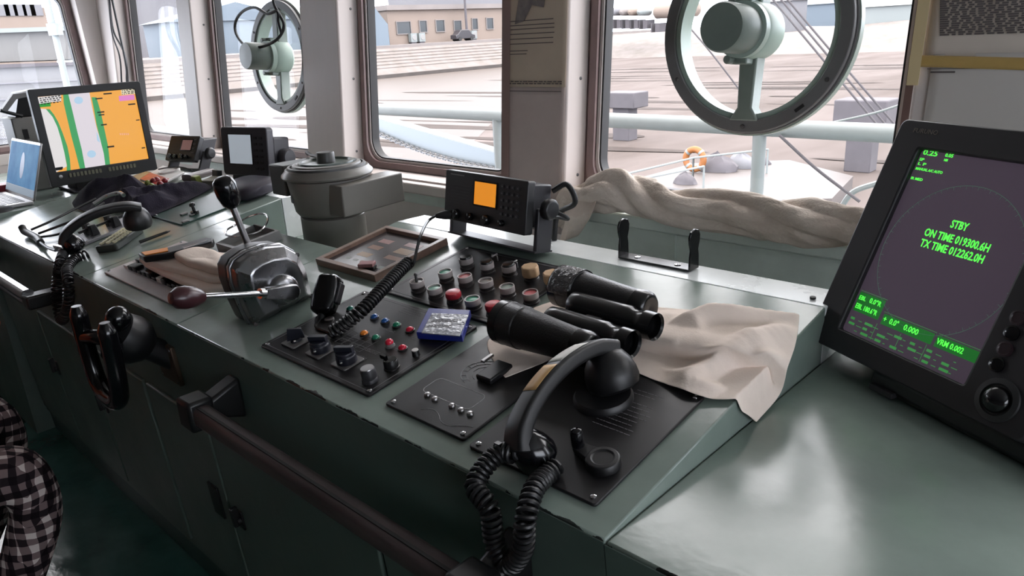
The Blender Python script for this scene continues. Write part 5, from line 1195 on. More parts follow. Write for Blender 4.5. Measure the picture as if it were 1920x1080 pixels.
# ------------------------------------------------------------------ dark jacket, packet, tub
JK = mat('navy_cloth', (36, 32, 44), .85, var=.25, vs=14, bump=.25, bs=200, spec=.2)
TJ = lambda x, y, h=.002: tw(x, y, h)
cloth('jacket', 'dark navy jacket heaped before the chart display', [TJ(140, 392), TJ(175, 402), TJ(215, 398), TJ(245, 402), TJ(262, 416), TJ(300, 402), TJ(350, 380), TJ(398, 356)],
      [TJ(146, 378, .01), TJ(170, 366, .02), TJ(215, 358, .02), TJ(262, 352, .02), TJ(310, 360, .01), TJ(355, 350, .01), TJ(396, 344)],
      [TJ(140, 392), TJ(138, 386), TJ(146, 378, .01)], [TJ(398, 356), TJ(399, 350), TJ(396, 344)],
      [([TJ(160, 380), TJ(210, 372), TJ(262, 366)], .085, .05), ([TJ(265, 385), TJ(310, 376), TJ(370, 358)], .060, .04), ([TJ(230, 392), TJ(262, 400), TJ(300, 388)], .05, .03), ([TJ(190, 392), TJ(235, 380)], .02, .03)],
      .012, JK, amp=.012, fr_=11, seed=9, c='jacket', edge=.22)
RD = mat('printed_packet', (206, 84, 62), .35, c2=(150, 34, 40), vs=26)
M_ = MX.Translation(tw(299, 333, .045)) @ (MT.to_3x3() @ MX.Rotation(.25, 3, 'Z')).to_4x4()
t = thing('snack_packet', 'flat snack packet with red fruit print lying on the navy jacket', 'packet', M_)
pk = lambda x, y: M_.inverted() @ tw(x, y, .052)
q = [pk(*k) for k in ((262, 337), (296, 349), (346, 323), (306, 311))]
mb = MB(); mb.prism([(p.x, p.y) for p in q], 0, .010); b = part('sleeve', mb, WHITEP, t, bevel=.003)
q2 = [pk(*k) for k in ((263, 337), (296, 348), (318, 337), (282, 325))]
mb = MB(); mb.prism([(p.x, p.y) for p in q2], .010, .011); part('print', mb, RD, b, 'red fruit print')
for k, (x, y) in enumerate(((277, 343), (288, 340), (300, 345), (284, 350), (309, 339), (294, 338))):
    mb = MB(); p = tw(x, y, .058); mb.sph(p, .012 + .002 * (k % 2), 14, 8); solo('red_berry', mb, mat('berry', (120, 20, 28), .3) if k % 3 else mat('leaf_olive', (96, 104, 40), .5), ['dark red berry at the near end of the fruit packet', 'dark red berry in the middle of the fruit packet', 'dark red berry at the right corner of the fruit packet', 'olive green fruit below the packet corner', 'dark red berry beside the white tub', 'dark red berry on the upper side of the packet'][k], 'fruit')
t = thing('plastic_tub', 'small white plastic tub with a thin black wire across, right of the fruit packet', 'tub', MT @ MX.Translation(tl(327, 344, .0)))
mb = MB(); mb.lathe([(.025, .01), (.036, .012), (.042, .058), (.045, .060), (.041, .062), (.035, .02), (0, .018)], 26); part('cup', mb, WHITEP, t)
mb = MB(); mb.tube(cat([(-.06, -.02, .064), (0, .0, .07), (.06, .03, .066), (.10, .05, .05)], 6), .003, 6); part('handle', mb, BLACK, t)
p = onZ(375, 322, ZS); mb = MB(); mb.tube([onZ(350, 334, ZS + .03), onZ(395, 322, ZS + .03)], 1, sec=[(a * .05, b * .028) for a, b in rr(1, 1, .3, 3)]); solo('spectacle_case', mb, mat('case_taupe', (104, 94, 92), .35), 'long taupe case lying below the VHF radio', 'case')
p = tl(398, 350, 0); mb = MB(MT @ MX.Translation((p.x, p.y + .02, 0)) @ rotz(.2)); mb.box(-.05, .05, -.03, .03, .001, .028); solo('cream_carton', mb, mat('carton', (150, 146, 134), .7), 'small cream carton at the right end of the jacket', 'carton', bevel=.003)
p = tl(374, 352, .0); mb = MB(MT @ MX.Translation((p.x, p.y, 0))); mb.box(-.02, .02, -.012, .012, .0, .05); solo('key_fob', mb, mat('olive_plastic', (128, 136, 60), .5), 'small olive tag at the tip of the jacket', 'tag', bevel=.003)
# ------------------------------------------------------------------ left telephone, cradle, cords
t = thing('telephone_cradle', 'silver-grey telephone cradle under the left handset', 'telephone', MT @ MX.Translation(tl(186, 441, 0)) @ rotz(.12))
mb = MB(); mb.prism(rr(.125, .27, .012, 4), .0004, .012); part('base', mb, mat('silver_paint', (176, 176, 182), .22, .6), t, bevel=.003)
for y in (-.02, .06):
    mb = MB(); mb.xprism([(y - .014, .012), (y + .014, .012), (y + .010, .05), (y - .010, .05)], -.035, -.01); mb.xprism([(y - .014, .012), (y + .014, .012), (y + .010, .05), (y - .010, .05)], .01, .035); part('prong', mb, BLACK, t, bevel=.003)
mb = MB(); mb.box(-.004, .004, -.06, .12, .03, .038); part('rest_bar', mb, BLACK, t)
em_, mm_ = tw(247, 405, .085), tw(128, 452, .060)
ax = (em_ - mm_).normalized(); nn = (nT + V((.1, -.1, 0))).normalized()
Hl = fr(mm_, ax, nn.cross(ax), nn)
hs = handset('telephone_handset', 'black telephone handset on its cradle at the left of the console', Hl @ MX.Diagonal((1.0, 1, 1, 1)), BLACK, BLACKG, labels=False)
s0 = Hl @ V((-.02, 0, -.02))
P = [s0, tw(118, 478, .025), tw(112, 496, .015), onY(108, 520, .632), onY(106, 560, .61), onY(116, 600, .60), onY(128, 570, .605), onY(128, 530, .615), onY(126, 505, .64), tw(140, 486, .012), tw(165, 476, .010)]
mb = MB(); mb.coil(P, .0135, .0034, .0125, 6); solo('curly_cable', mb, BLACK, 'black curly cord hanging from the left telephone over the console edge', 'cord')
t = thing('headset', 'black headset hook with thin wires beside the left telephone', 'headset', MT @ MX.Translation(tl(60, 436, 0)))
L2 = lambda x, y, h: MX.Translation(-tl(60, 436, 0)) @ (MTi @ tw(x, y, h))
mb = MB(); mb.tube(cat([L2(41, 426, .03), L2(46, 434, .018), L2(58, 440, .014), L2(70, 447, .014), L2(76, 455, .014)], 6), .013, 10); part('hook', mb, BLACK, t)
for pts in (((58, 431), (95, 415), (140, 392), (180, 372)), ((72, 438), (110, 424), (150, 408), (195, 380)), ((76, 444), (105, 440), (130, 432)), ((76, 455), (90, 465), (104, 470))):
    mb = MB(); mb.tube(cat([L2(x, y, .02 + .03 * (i / 3)) for i, (x, y) in enumerate(pts)], 6), .0045, 7); part('wire', mb, BLACK, t)
mb = MB(); p0 = tw(176, 383, .07); mb.tube(cat([p0, tw(200, 368, .085), tw(222, 362, .09), tw(232, 366, .085)], 6), .008, 8); solo('jack_plug', mb, CHROME, 'bright metal plug lying on the navy jacket', 'plug')
# ------------------------------------------------------------------ keypad, pen, cutter, cloth, tray
q = [tl(x, y, .022) for x, y in ((184, 474), (214, 478), (279, 431), (250, 426))]
o = tl(228, 455, 0); xax = V((q[2].x - q[1].x, q[2].y - q[1].y, 0)); 
Mk2 = MT @ MX.Translation((o.x, o.y, 0)) @ rotz(math.atan2(xax.y, xax.x)); ik = (Mk2.inverted() @ MT)
r = [ik @ p for p in q]; ln = (r[2].x - r[0].x); wd_ = .075
t = thing('remote_keypad', 'dark green keypad with rows of pale round keys beside the left telephone', 'keypad', Mk2)
mb = MB(); mb.prism(rr(ln, wd_, .010, 4), .0005, .024); b = part('case', mb, mat('keypad_case', (48, 54, 50), .4), t, bevel=.004)
for i in range(8):
    for j in range(3):
        x = -ln / 2 + .024 + i * (ln - .045) / 7; y = -.023 + j * .023; mb = MB(); mb.lathe([(.0085, .024), (.008, .029), (0, .0295)], 14, MX.Translation((x, y, 0)) @ MX.Diagonal((1.15, .8, 1, 1))); part('key', mb, mat('key_cream', (190, 184, 150), .45), b)
mb = MB(); mb.tube([(ln / 2 - .01, .02, .02), (ln / 2 + .06, .045, .05)], .005, 8); part('antenna', mb, GREYP, t)
p0, p1 = tw(262, 454, .008), tw(313, 435, .008); mb = MB(); mb.cyl(p0, p1, .0055, .0045, 12); mb.cyl(p1, p1 + (p1 - p0).normalized() * .012, .0045, .001, 12); solo('pen', mb, BLACK, 'black pen lying right of the keypad', 'pen')
# folded cloth on the keyboard panel
t0 = tl(340, 500, 0)
def flap(name_, pts, h0, h1, parent, seed):
    n = 40; P = cat([V((p.x - t0.x, p.y - t0.y, 0)) for p in (tl(x, y, h1) for x, y in pts)], 8, True); c = sum(P, V()) / len(P); mb = MB(); N_ = len(P)
    prof = [(0.0, h0), (.90, h0), (.975, h0 + (h1 - h0) * .15), (1, h0 + (h1 - h0) * .5), (.975, h1 - (h1 - h0) * .15), (.92, h1), (.6, h1 + .002), (.3, h1 + .001), (0, h1)]
    vs = []; fs = []
    for p in P:
        for k, z in prof:
            q = c + (p - c) * max(k, .001); vs.append((q.x, q.y, z + .006 * NZ.noise(V((q.x * 16, q.y * 16, seed))) * (1 if k > .2 else 1)))
    m = len(prof)
    for i in range(N_):
        j = (i + 1) % N_
        for k in range(m - 1): fs.append((i * m + k, j * m + k, j * m + k + 1, i * m + k + 1))
    mb.add(vs, fs); return part(name_, mb, CANVAS, parent, sub=1)
t = thing('folded_cloth', 'folded beige cloth lying on the pale keyboard panel', 'cloth', MT @ MX.Translation((t0.x, t0.y, 0)))
flap('fold', [(262, 486), (300, 476), (420, 470), (440, 500), (438, 535), (385, 540), (320, 518)], .026, .046, t, 1)
flap('fold', [(258, 482), (300, 478), (380, 478), (438, 495), (436, 516), (395, 520), (330, 503)], .046, .066, t, 4)
flap('fold', [(325, 470), (385, 462), (430, 484), (436, 500), (400, 502), (345, 486)], .066, .088, t, 7)
mb = MB(); q = [tl(x, y, .09) for x, y in ((258, 474), (306, 466), (388, 444), (400, 446), (398, 453), (310, 476), (268, 482))]
t = thing('box_cutter', 'orange and black box cutter lying at the edge of the folded cloth', 'cutter', MT @ MX.Translation((q[1].x, q[1].y, .0)))
qq = [(p.x - q[1].x, p.y - q[1].y) for p in q]
mb.prism(qq, .072, .090); b = part('body', mb, BLACK, t, bevel=.004)
q3 = [tl(x, y, .092) for x, y in ((265, 473), (314, 464), (315, 470), (272, 478))]; mb = MB(); mb.prism([(p.x - q[1].x, p.y - q[1].y) for p in q3], .090, .0925); part('grip', mb, mat('cutter_orange', (230, 140, 40), .4), b)
q3 = [tl(x, y, .092) for x, y in ((340, 462), (388, 449), (390, 451), (344, 465))]; mb = MB(); mb.prism([(p.x - q[1].x, p.y - q[1].y) for p in q3], .090, .092); part('slider', mb, CHROME, b)
# shallow tray with spring clamp
q = [tl(x, y, .03) for x, y in ((404, 456), (438, 466), (524, 432), (478, 420))]
o = tl(462, 448, 0); t = thing('clamp_tray', 'shallow grey tray with a bent wire ring and clamp behind the engine throttle', 'tray', MT @ MX.Translation((o.x, o.y, 0)))
O4 = [(p.x - o.x, p.y - o.y) for p in q]; I4 = [(x * .88, y * .88) for x, y in O4]
mb = MB(); mb.ring(O4, I4, .0005, .030); mb.prism(I4, .0005, .006); part('tray', mb, GREYP, t, bevel=.002)
mb = MB(); mb.tube(cat([(.075 * math.cos(a) + .01, .065 * math.sin(a) + .01, .034 + .022 * max(0, math.sin(a))) for a in [i * PI / 8 for i in range(16)]], 3, True), .003, 8, True); part('wire_ring', mb, CHROME, t)
p = tl(437, 478, .02); mb = MB(); mb.M = MX.Translation((p.x - o.x, p.y - o.y, 0)) @ rotz(.6)
for i in range(4): mb.tube(cat([(.014 * math.cos(a), .004 * i - .006, .020 + .014 * math.sin(a)) for a in [k * PI / 5 for k in range(10)]], 2, True), .0018, 6, True)
mb.box(-.03, .02, -.012, -.010, .006, .034); part('spring_clamp', mb, CHROME, t)
# ------------------------------------------------------------------ cables down the corner post
for k, (pts, lb) in enumerate(((((203, -20), (212, 55), (233, 100), (240, 155)), 'black cable hanging at the corner post, rightmost of three'), (((206, -20), (220, 45), (236, 120), (238, 155)), 'black cable hanging at the corner post, middle of three'), (((204, -10), (210, 60), (224, 105), (228, 155)), 'thin grey cable hanging at the corner post, leftmost of three'))):
    mb = MB(); P = [MW @ wl(x, y, -.03 - .012 * k) for x, y in pts]; P.append(P[-1] + V((.03, -.05, -.25))); mb.tube(cat(P, 8), .0065 if k < 2 else .005, 8); solo('hanging_cable', mb, BLACK if k < 2 else CHAR, lb, 'cable')
# ------------------------------------------------------------------ rolled curtain cloth on the sill
cw = lambda x, y, yy=1.49: onY(x, y, yy * KW)
PTS = [((1050, 418), .020), ((1080, 388), .030), ((1112, 366), .040), ((1150, 358), .046), ((1190, 366), .042), ((1235, 383), .041), ((1300, 396), .040), ((1370, 403), .042), ((1440, 408), .043), ((1510, 417), .042), ((1575, 424), .036), ((1640, 428), .036), ((1720, 438), .034)]
P = cat([cw(x, y, 1.478 - r * .45) for (x, y), r in PTS], 9); Rr = []
for i in range(len(PTS) - 1):
    for j in range(9): Rr.append((PTS[i][1] + (PTS[i + 1][1] - PTS[i][1]) * j / 9) * KW)
Rr.append(PTS[-1][1] * KW); n = len(P); mb = MB()
for p, r in zip(P, Rr): p.z = max(p.z, 1.092 + r * .78) if p.x > -1.40 else p.z
def curt(u, v):
    k = min(n - 1, int(round(v * (n - 1)))); p = P[k]; T = (P[min(n - 1, k + 1)] - P[max(0, k - 1)]).normalized()
    b = T.cross(V((0, 0, 1))).normalized(); c = b.cross(T); a = 2 * PI * u; s = v * 9
    tw_ = a + s * .85 + .7 * NZ.noise(V((s * .6, 7, 2)))
    r = Rr[k] * (.70 + .36 * abs(math.cos(2 * tw_)) ** .7 + .16 * abs(math.cos(1.5 * tw_ + s * .4 + 1)) + .24 * NZ.noise(V((math.cos(tw_) * 1.2, math.sin(tw_) * 1.2, s * .9)))
                 + .10 * NZ.noise(V((math.cos(a) * 3, math.sin(a) * 3, s * 2.4))))
    q = p + b * math.cos(a) * r * .95 + c * math.sin(a) * r; 
    return tuple(q)
mb.grid(curt, 60, n - 1, True)
q = len(mb.v); mb.f += [tuple(range(59, -1, -1)), tuple(range(q - 60, q))]; mb.i += [0, 0]
solo('rolled_curtain', mb, CANVAS2, 'twisted worn beige curtain rolled along the window sill', 'curtain', sub=1)
F = coons([cw(1052, 455, 1.40), cw(1068, 448, 1.41), cw(1085, 442, 1.43)], [cw(1060, 395, 1.455), cw(1085, 372, 1.45), cw(1125, 352, 1.44)], [cw(1052, 455, 1.40), cw(1056, 425, 1.44), cw(1060, 395, 1.455)], [cw(1085, 442, 1.43), cw(1110, 400, 1.40), cw(1125, 352, 1.44)])
mb = MB(); mb.grid(lambda u, v: tuple(F(u, v) + V((0, -.012 + .014 * math.sin(u * 7 + v * 2) , 0)) + V((0, 1, 0)) * .01 * NZ.noise(V((u * 4, v * 4, 1)))), 16, 16)
solo('curtain_corner', mb, CANVAS2, 'loose brown corner of the curtain hanging over the sill behind the radiotelephone', 'curtain', sub=1, solid=.003)
# ------------------------------------------------------------------ papers on the posts
def sheet(name, label, x0, x1, z0, z1, d, m, lines=(), pics=(), M=MW):
    cx, cz = (x0 + x1) / 2, (z0 + z1) / 2
    t = thing(name, label, 'paper', M @ MX.Translation((cx, cz, d)))
    mb = MB(); w, h = x1 - x0, z1 - z0
    mb.grid(lambda u, v: (w * (u - .5), h * (v - .5), -.0006 - .0012 * abs(NZ.noise(V((u * 3, v * 3, x0))))), 14, 16); s = part('sheet', mb, m, t, solid=.0004)
    mb = MB(); ok = 0
    for a, b, z, th, frag in lines:
        x = a
        while x < b:
            l = random.uniform(.006, .016) if frag else b - a
            mb.box(x - cx, min(b, x + l) - cx, z - cz, z - cz + th, -.0030, -.0026); ok = 1; x += l + .004
    if ok: part('print', mb, INK, s, smooth=False)
    for pts in pics:
        mb = MB(); mb.prism([(x - cx, z - cz) for x, z in pts], -.0030, -.0025); part('picture', mb, mat('print_dark', (96, 88, 86), .7, c2=(130, 120, 114), vs=26), s, smooth=False)
    return t
zb1 = wl(1000, 163, 0).y; zt1 = 1.0
ls = []
for k, (py, a, b) in enumerate(((42, 955, 1040), (50, 958, 1042), (57, 960, 1042), (66, 958, 1042), (75, 958, 1040), (84, 958, 1040), (97, 956, 992), (103, 956, 990))):
    ls.append((wl(a, py).x, wl(b, py).x, wl(a, py).y, .0022, False))
for py in (154, 158): ls.append((wl(948, py).x, wl(1056, py).x, wl(1000, py).y, .0028, True))
pc = [[(wl(x, y).x, wl(x, y).y) for x, y in ((968, 46), (985, 40), (1000, 10), (1022, 14), (1030, -30), (985, -34), (975, 0))]]
sheet('notice_sheet', 'brownish printed notice with dark picture taped on the post between the two wide windows', -1.486, -1.259, zb1, .86, -.003, PAPER2, ls, pc)
zb2 = wl(1000, 430, 0).y
sheet('notice_sheet', 'blank greyish sheet covering the lower part of the post behind the radiotelephone', -1.484, -1.262, zb2, zb1 + .002, -.002, mat('grey_sheet', (172, 158, 152), .6, var=.05), [(-1.478, -1.272, zb1 - .012, .002, False)])
mb = MB(MW); mb.box(-1.4835, -1.4535, zb2, .86, -.0066, -.0052); solo('tape_strip', mb, mat('brown_tape', (128, 104, 98), .35), 'long brown tape strip down the edge of the post papers', 'tape')
ls = []
for k in range(17): ls.append((wl(1763, 6 + k * 4).x, -.19, wl(1763, 2 + k * 4.1).y, .0030, True))
zt_ = wl(1800, 112).y
sheet('printed_sheet', 'densely printed sheet in a plastic cover above the tape on the right post', -.425, -.176, zt_, .84, -.0025, PAPER, ls)
ls = [(wl(1746, 137).x, wl(1792, 137).x, wl(1746, 137).y, .003, False), (wl(1740, 130).x, -.18, wl(1740, 130).y, .0012, False)]
sheet('printed_sheet', 'pale form sheet below the yellow tape on the right post', -.412, -.176, .0, zt_ + .01, -.0025, mat('pale_sheet', (186, 180, 174), .5), ls)
mb = MB(MW); a = wl(1707, 112); mb.grid(lambda u, v: (a.x + (.27) * u, a.y - .012 + .020 * v - .012 * u, -.0065 - .001 * math.sin(9 * u)), 20, 3); solo('tape_strip', mb, TAPE, 'horizontal yellow tape strip across the papers on the right post', 'tape', solid=.0004)
mb = MB(MW); x0 = wl(1722, 60).x; mb.box(x0 - .006, x0 + .014, wl(1710, 160).y, .84, -.0075, -.0065); solo('tape_strip', mb, mat('pale_tape', (200, 180, 140), .35), 'vertical yellowish tape along the left edge of the right post papers', 'tape')
# ------------------------------------------------------------------ rotating clear view screens
def clearview(label, cx, cz, r):
    t = thing('clear_view_screen', label, 'clear view screen', MW @ MX.Translation((cx, cz, 0)))
    def circ(q, n=72): return [(q * math.cos(2 * PI * i / n), q * math.sin(2 * PI * i / n)) for i in range(n)]
    mb = MB(); mb.ring(circ(r), circ(r - .028), .052, .066); mb.ring(circ(r + .004), circ(r - .016), .066, .088); o = part('outer_ring', mb, mat('ring_dark', (98, 98, 98), .45, var=.08, vs=8), t, ang=30, bevel=.002)
    mb = MB(); mb.ring(circ(r + .007), circ(r + .0035), .070, .090); part('rim_gasket', mb, PALEG, o)
    mb = MB(); mb.ring(circ(r - .0285), circ(r - .040), .058, .104); part('inner_ring', mb, PALEG, t, ang=30)
    mb = MB(); mb.lathe([(r - .036, .096), (r - .036, .100), (0, .100)], 64); part('disc_glass', mb, GLASS, t)
    mb = MB()
    w = .021
    for s in (-1, 1):
        y0, y1 = s * .052, s * (r - .026)
        P = [(-w, y0), (-w * .82, s * (r - .055)), (-w * 1.7, y1), (w * 1.7, y1), (w * .82, s * (r - .055)), (w, y0)]
        mb = MB(); mb.prism(P, .050, .092); part('arm', mb, PALEGD, t, bevel=.004)
    mb = MB(); mb.lathe([(.0, .098), (.050, .098), (.060, .088), (.060, .030), (.056, .022), (.0, .022)], 44); h = part('hub', mb, PALEG, t)
    for s in (-1, 1):
        mb = MB(); mb.box(-.030, .012, s * .058 - .012, s * .058 + .012, .020, .052); mb.cyl((-.026, s * .060, .036), (-.026, s * .060, .004), .010, n=14); part('lug', mb, PALEGD, h, bevel=.003)
    mb = MB(); mb.lathe([(.050, .024), (.050, -.074), (.047, -.080), (0, -.081)], 44); part('motor', mb, PALEGD, t)
    mb = MB(); mb.lathe([(.058, .022), (.058, .004), (.050, .003)], 44); part('clamp_band', mb, PALEG, t)
    for k in range(6):
        a = PI / 6 + k * PI / 3; mb = MB(); mb.lathe([(.005, 0), (.004, .002), (0, .003)], 10, MX.Translation(((r - .014) * math.cos(a), (r - .014) * math.sin(a), .052)) @ MX.Rotation(PI, 4, 'X')); part('screw', mb, STEELD, o)
    mb = MB(); a = math.radians(-52); mb.box(-.011, .011, -.0035, .0035, .0505, .053, MX.Translation(((r - .014) * math.cos(a), (r - .014) * math.sin(a), 0)) @ rotz(a + PI / 2)); part('slot', mb, RUBBER, o)
    return t
c1 = wl(1411, 60, .06); clearview('big pale green clear view screen with motor in the widest window at the right', c1.x, c1.y + .002, .216)
c2 = wl(523, 107, .06); clearview('clear view screen in the left window with a black cable loop on its motor', c2.x, c2.y, .208)
mb = MB(MW); P = [wl(x, y, -.03) for x, y in ((512, 0), (518, 24), (527, 45), (526, 65), (515, 80), (490, 89), (462, 86), (440, 65), (436, 42), (452, 22), (480, 14), (506, 26), (522, 22), (519, 40), (522, 62))]
P = [V((p.x, p.y, -.03 - .0 + .012 * math.sin(i))) for i, p in enumerate(P)]
mb.tube(cat([V((P[0].x - .01, P[0].y + .15, -.03))] + P, 8), .0055, 8); solo('cable_loop', mb, RUBBER, 'black cable loop hanging at the left clear view screen motor', 'cable')
# ------------------------------------------------------------------ seated helmsman at the left edge
CHK = bpy.data.materials.new('checked_trousers'); CHK.use_nodes = True
nt = CHK.node_tree; N = nt.nodes; L = nt.links; b = N['Principled BSDF']; b.inputs['Roughness'].default_value = .85; b.inputs['Specular IOR Level'].default_value = .15
tc = N.new('ShaderNodeTexCoord'); mp = N.new('ShaderNodeMapping'); mp.inputs['Rotation'].default_value = (.15, .2, .25); L.new(tc.outputs['Object'], mp.inputs['Vector'])
dn = N.new('ShaderNodeTexNoise'); dn.inputs['Scale'].default_value = 9; L.new(mp.outputs[0], dn.inputs['Vector'])
vm = N.new('ShaderNodeVectorMath'); vm.operation = 'SCALE'; vm.inputs['Scale'].default_value = .035; L.new(dn.outputs['Color'], vm.inputs[0])
va = N.new('ShaderNodeVectorMath'); va.operation = 'ADD'; L.new(mp.outputs[0], va.inputs[0]); L.new(vm.outputs[0], va.inputs[1])
sp = N.new('ShaderNodeSeparateXYZ'); L.new(va.outputs[0], sp.inputs[0])
def stripe(sock, f, thr):
    m1 = N.new('ShaderNodeMath'); m1.operation = 'MULTIPLY'; m1.inputs[1].default_value = f; L.new(sock, m1.inputs[0])
    m2 = N.new('ShaderNodeMath'); m2.operation = 'FRACT'; L.new(m1.outputs[0], m2.inputs[0])
    m3 = N.new('ShaderNodeMath'); m3.operation = 'GREATER_THAN'; m3.inputs[1].default_value = thr; L.new(m2.outputs[0], m3.inputs[0]); return m3.outputs[0]
def add(a, c):
    m = N.new('ShaderNodeMath'); m.operation = 'ADD'; L.new(a, m.inputs[0]); L.new(c, m.inputs[1]); return m.outputs[0]
tot = add(add(stripe(sp.outputs['X'], 26, .5), stripe(sp.outputs['Y'], 26, .5)), stripe(sp.outputs['Z'], 26, .5))
r = N.new('ShaderNodeValToRGB'); r.color_ramp.interpolation = 'CONSTANT'
e = r.color_ramp.elements; e[0].color = (*lin((232, 220, 216)), 1); e[1].position = .30; e[1].color = (*lin((136, 118, 118)), 1)
x = e.new(.63); x.color = (*lin((44, 36, 40)), 1); x = e.new(.95); x.color = (*lin((28, 22, 26)), 1)
dv = N.new('ShaderNodeMath'); dv.operation = 'DIVIDE'; dv.inputs[1].default_value = 3; L.new(tot, dv.inputs[0]); L.new(dv.outputs[0], r.inputs['Fac'])
L.new(r.outputs['Color'], b.inputs['Base Color'])
SKIN = mat('skin', (196, 150, 124), .5, var=.05); HAIR = mat('black_hair', (24, 20, 20), .5); ORJ = mat('orange_jacket', (222, 96, 52), .7, var=.08, vs=12); SHOE = mat('sandal', (120, 124, 150), .5)
def skin_mesh(name, joints, bones, m, parent, label=None, sub=2):
    """continuous limb surface grown around a jointed line"""
    me = bpy.data.meshes.new(name); me.from_pydata([p for p, r in joints], bones, []); me.materials.append(m)
    o = bpy.data.objects.new(name, me); col.objects.link(o); o.parent = parent
    md = o.modifiers.new('skin', 'SKIN'); md.use_smooth_shade = True
    for v, (p, r) in zip(me.skin_vertices[0].data, joints): v.radius = (r, r) if not isinstance(r, tuple) else r
    me.skin_vertices[0].data[0].use_root = True
    s = o.modifiers.new('smooth', 'SUBSURF'); s.levels = sub; s.render_levels = sub
    if label: o['label'] = label
    return o
kn, kf = onZ(64, 890, .52), onZ(8, 788, .52)
kn = V((kn.x, kn.y - .02, .545)); kf = V((kf.x - .02, kf.y - .02, .55))
hx = (kn.x + kf.x) / 2; hy = kn.y - .47; hz = .56
pt = thing('person', 'seated person in black and white checked trousers at the left edge', 'person', (hx, hy, 0))
o3 = V((hx, hy, 0)); rl = lambda x, y, z: (x - o3.x, y - o3.y, z)
def J(p): return (p[0] - o3.x, p[1] - o3.y, p[2])
LY = lambda z: .30 * max(0, z) - .02
sp_ = lambda z, r, dy=0, x=0: ((x, LY(z) + dy, hz + z), r)
body = [sp_(0, (.15, .12)), sp_(.14, (.145, .11)), sp_(.32, (.16, .115)), sp_(.48, (.15, .10)), sp_(.56, (.06, .06)), sp_(.63, (.055, .058)), sp_(.71, (.075, .095), .02), sp_(.80, (.072, .09), .025), sp_(.84, (.04, .05), .02)]
bb = [(i, i + 1) for i in range(8)]
ev = onX(-14, 606, kn.x - .02); el = V(J(ev))
HD = []
for s in (-1, 1):
    i0 = len(body); e_ = el if s > 0 else V((-.27, el.y - .03, el.z - .06)); h_ = V((s * .07, el.y - .20, hz + .58 if s > 0 else hz + .50)); HD.append((s, e_, h_))
    m_e = V((s * .19, LY(.46), hz + .46))
    body += [(tuple(m_e), .06), (tuple(m_e.lerp(e_, .55)), .052), (tuple(e_), .045), (tuple(e_.lerp(h_, .6)), .036), (tuple(h_), .027)]
    bb += [(3, i0)] + [(i0 + q, i0 + q + 1) for q in range(4)]
skin_mesh('body', body, bb, SKIN, pt)
jk = [sp_(.02, (.165, .135)), sp_(.16, (.165, .13)), sp_(.32, (.175, .13)), sp_(.47, (.16, .112)), sp_(.54, (.075, .075))]
jb = [(0, 1), (1, 2), (2, 3), (3, 4)]
for s, e_, h_ in HD:
    i0 = len(jk); m_e = V((s * .19, LY(.46), hz + .46)); jk += [(tuple(m_e), .078), (tuple(m_e.lerp(e_, .55)), .068), (tuple(e_), .060), (tuple(e_.lerp(h_, .75)), .048)]; jb += [(3, i0)] + [(i0 + q, i0 + q + 1) for q in range(3)]
skin_mesh('jacket', jk, jb, ORJ, pt, 'orange jacket')
tr = [((0, 0, hz - .01), (.165, .14))]; tb = []
for s, k in ((1, kn), (-1, kf)):
    kx, ky, kz = J(k); i0 = len(tr)
    tr += [((s * .10, .06, hz - .01), .105), ((s * .10 + (kx - s * .10) * .6, ky * .6, hz + (kz - hz) * .6), .098), ((kx, ky, kz), .092), ((kx, ky + .012, kz - .12), .074), ((kx - .01, ky - .07, kz - .30), .066), ((kx - .015, ky - .16, .09), .055)]
    tb += [(0, i0)] + [(i0 + j, i0 + j + 1) for j in range(5)]
skin_mesh('trousers', tr, tb, CHK, pt, 'black and white checked trousers')
for k in (kn, kf):
    x, y, z = J(k); x -= .015; y -= .18
    skin_mesh('foot', [((x, y - .02, .08), .036), ((x, y + .02, .05), .038), ((x + .005, y + .10, .035), (.040, .028)), ((x + .008, y + .17, .026), (.036, .018))], [(0, 1), (1, 2), (2, 3)], SKIN, pt)
    mb = MB(); mb.prism([(x + px * 1.0, y + py) for px, py in ((-.035, -.06), (.035, -.06), (.045, .10), (.045, .17), (.01, .205), (-.03, .18), (-.042, .10))], .0, .018); part('sandal', mb, SHOE, pt, bevel=.004)
HY = LY(.78) - .015
mb = MB(); mb.sph((0, HY + .03, hz + .80), (.088, .105, .098), 24, 16); h0 = [i for i in range(len(mb.v))]
mb.v = [(x, y - (.02 if z > hz + .80 else .035) , max(z, hz + .76) + .015) for x, y, z in mb.v]; part('hair', mb, HAIR, pt)
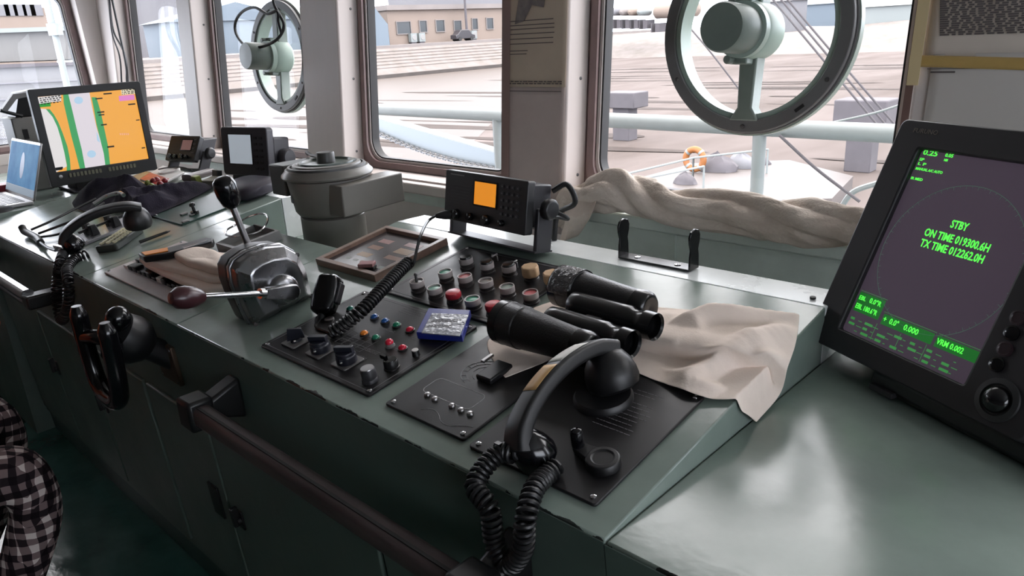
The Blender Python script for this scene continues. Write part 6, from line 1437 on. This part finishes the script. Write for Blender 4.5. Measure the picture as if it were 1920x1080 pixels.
for s in (-1, 1):
    mb = MB(); mb.sph((s * .032, HY + .132, hz + .775), (.010, .006, .007), 12, 8); part('eye', mb, HAIR, pt)
    mb = MB(); mb.sph((s * .082, HY + .05, hz + .765), (.012, .022, .032), 12, 8); part('ear', mb, SKIN, pt)
    bx, by, bz = HD[0 if s < 0 else 1][2]
    fj = [((bx, by, bz), .026), ((bx, by + .07, bz - .005), (.034, .015))]; fb = [(0, 1)]
    for q in range(4):
        fx = bx + (q - 1.5) * .021; i0 = len(fj); l = (.052, .064, .068, .055)[q] if s < 0 else (.055, .068, .064, .052)[q]
        fj += [((fx, by + .085, bz - .004), .0095), ((fx, by + .085 + l * .5, bz - .012), .0085), ((fx, by + .085 + l, bz - .032), .007)]; fb += [(1, i0), (i0, i0 + 1), (i0 + 1, i0 + 2)]
    i0 = len(fj); fj += [((bx - s * .035, by + .045, bz - .006), .010), ((bx - s * .05, by + .08, bz - .018), .009)]; fb += [(0, i0), (i0, i0 + 1)]
    skin_mesh('hand', fj, fb, SKIN, pt)
mb = MB(); mb.add([(-.012, HY + .130, hz + .735), (.012, HY + .130, hz + .735), (0, HY + .155, hz + .738), (0, HY + .132, hz + .79)], [(0, 1, 2), (0, 2, 3), (1, 3, 2), (0, 3, 1)]); part('nose', mb, SKIN, pt, bevel=.003)
mb = MB(); mb.sph((0, HY + .128, hz + .712), (.022, .006, .006), 14, 8); part('mouth', mb, mat('lips', (150, 92, 84), .5), pt)
t = thing('helm_chair', 'dark swivel helm chair carrying the seated person', 'chair', (hx, hy - .03, 0))
mb = MB(); mb.prism(rr(.46, .44, .06, 5), hz - .235, hz - .152); part('seat', mb, RUBBER, t, bevel=.02)
mb = MB(); mb.xprism([(-.235, hz - .16), (-.195, hz - .16), (-.215, hz + .42), (-.255, hz + .42)], -.21, .21); part('backrest', mb, RUBBER, t, bevel=.015)
mb = MB(); mb.cyl((0, 0, .03), (0, 0, hz - .23), .04); part('column', mb, STEELD, t)
mb = MB(); mb.lathe([(.22, 0), (.22, .012), (.06, .035), (0, .035)], 32); part('base', mb, STEELD, t)
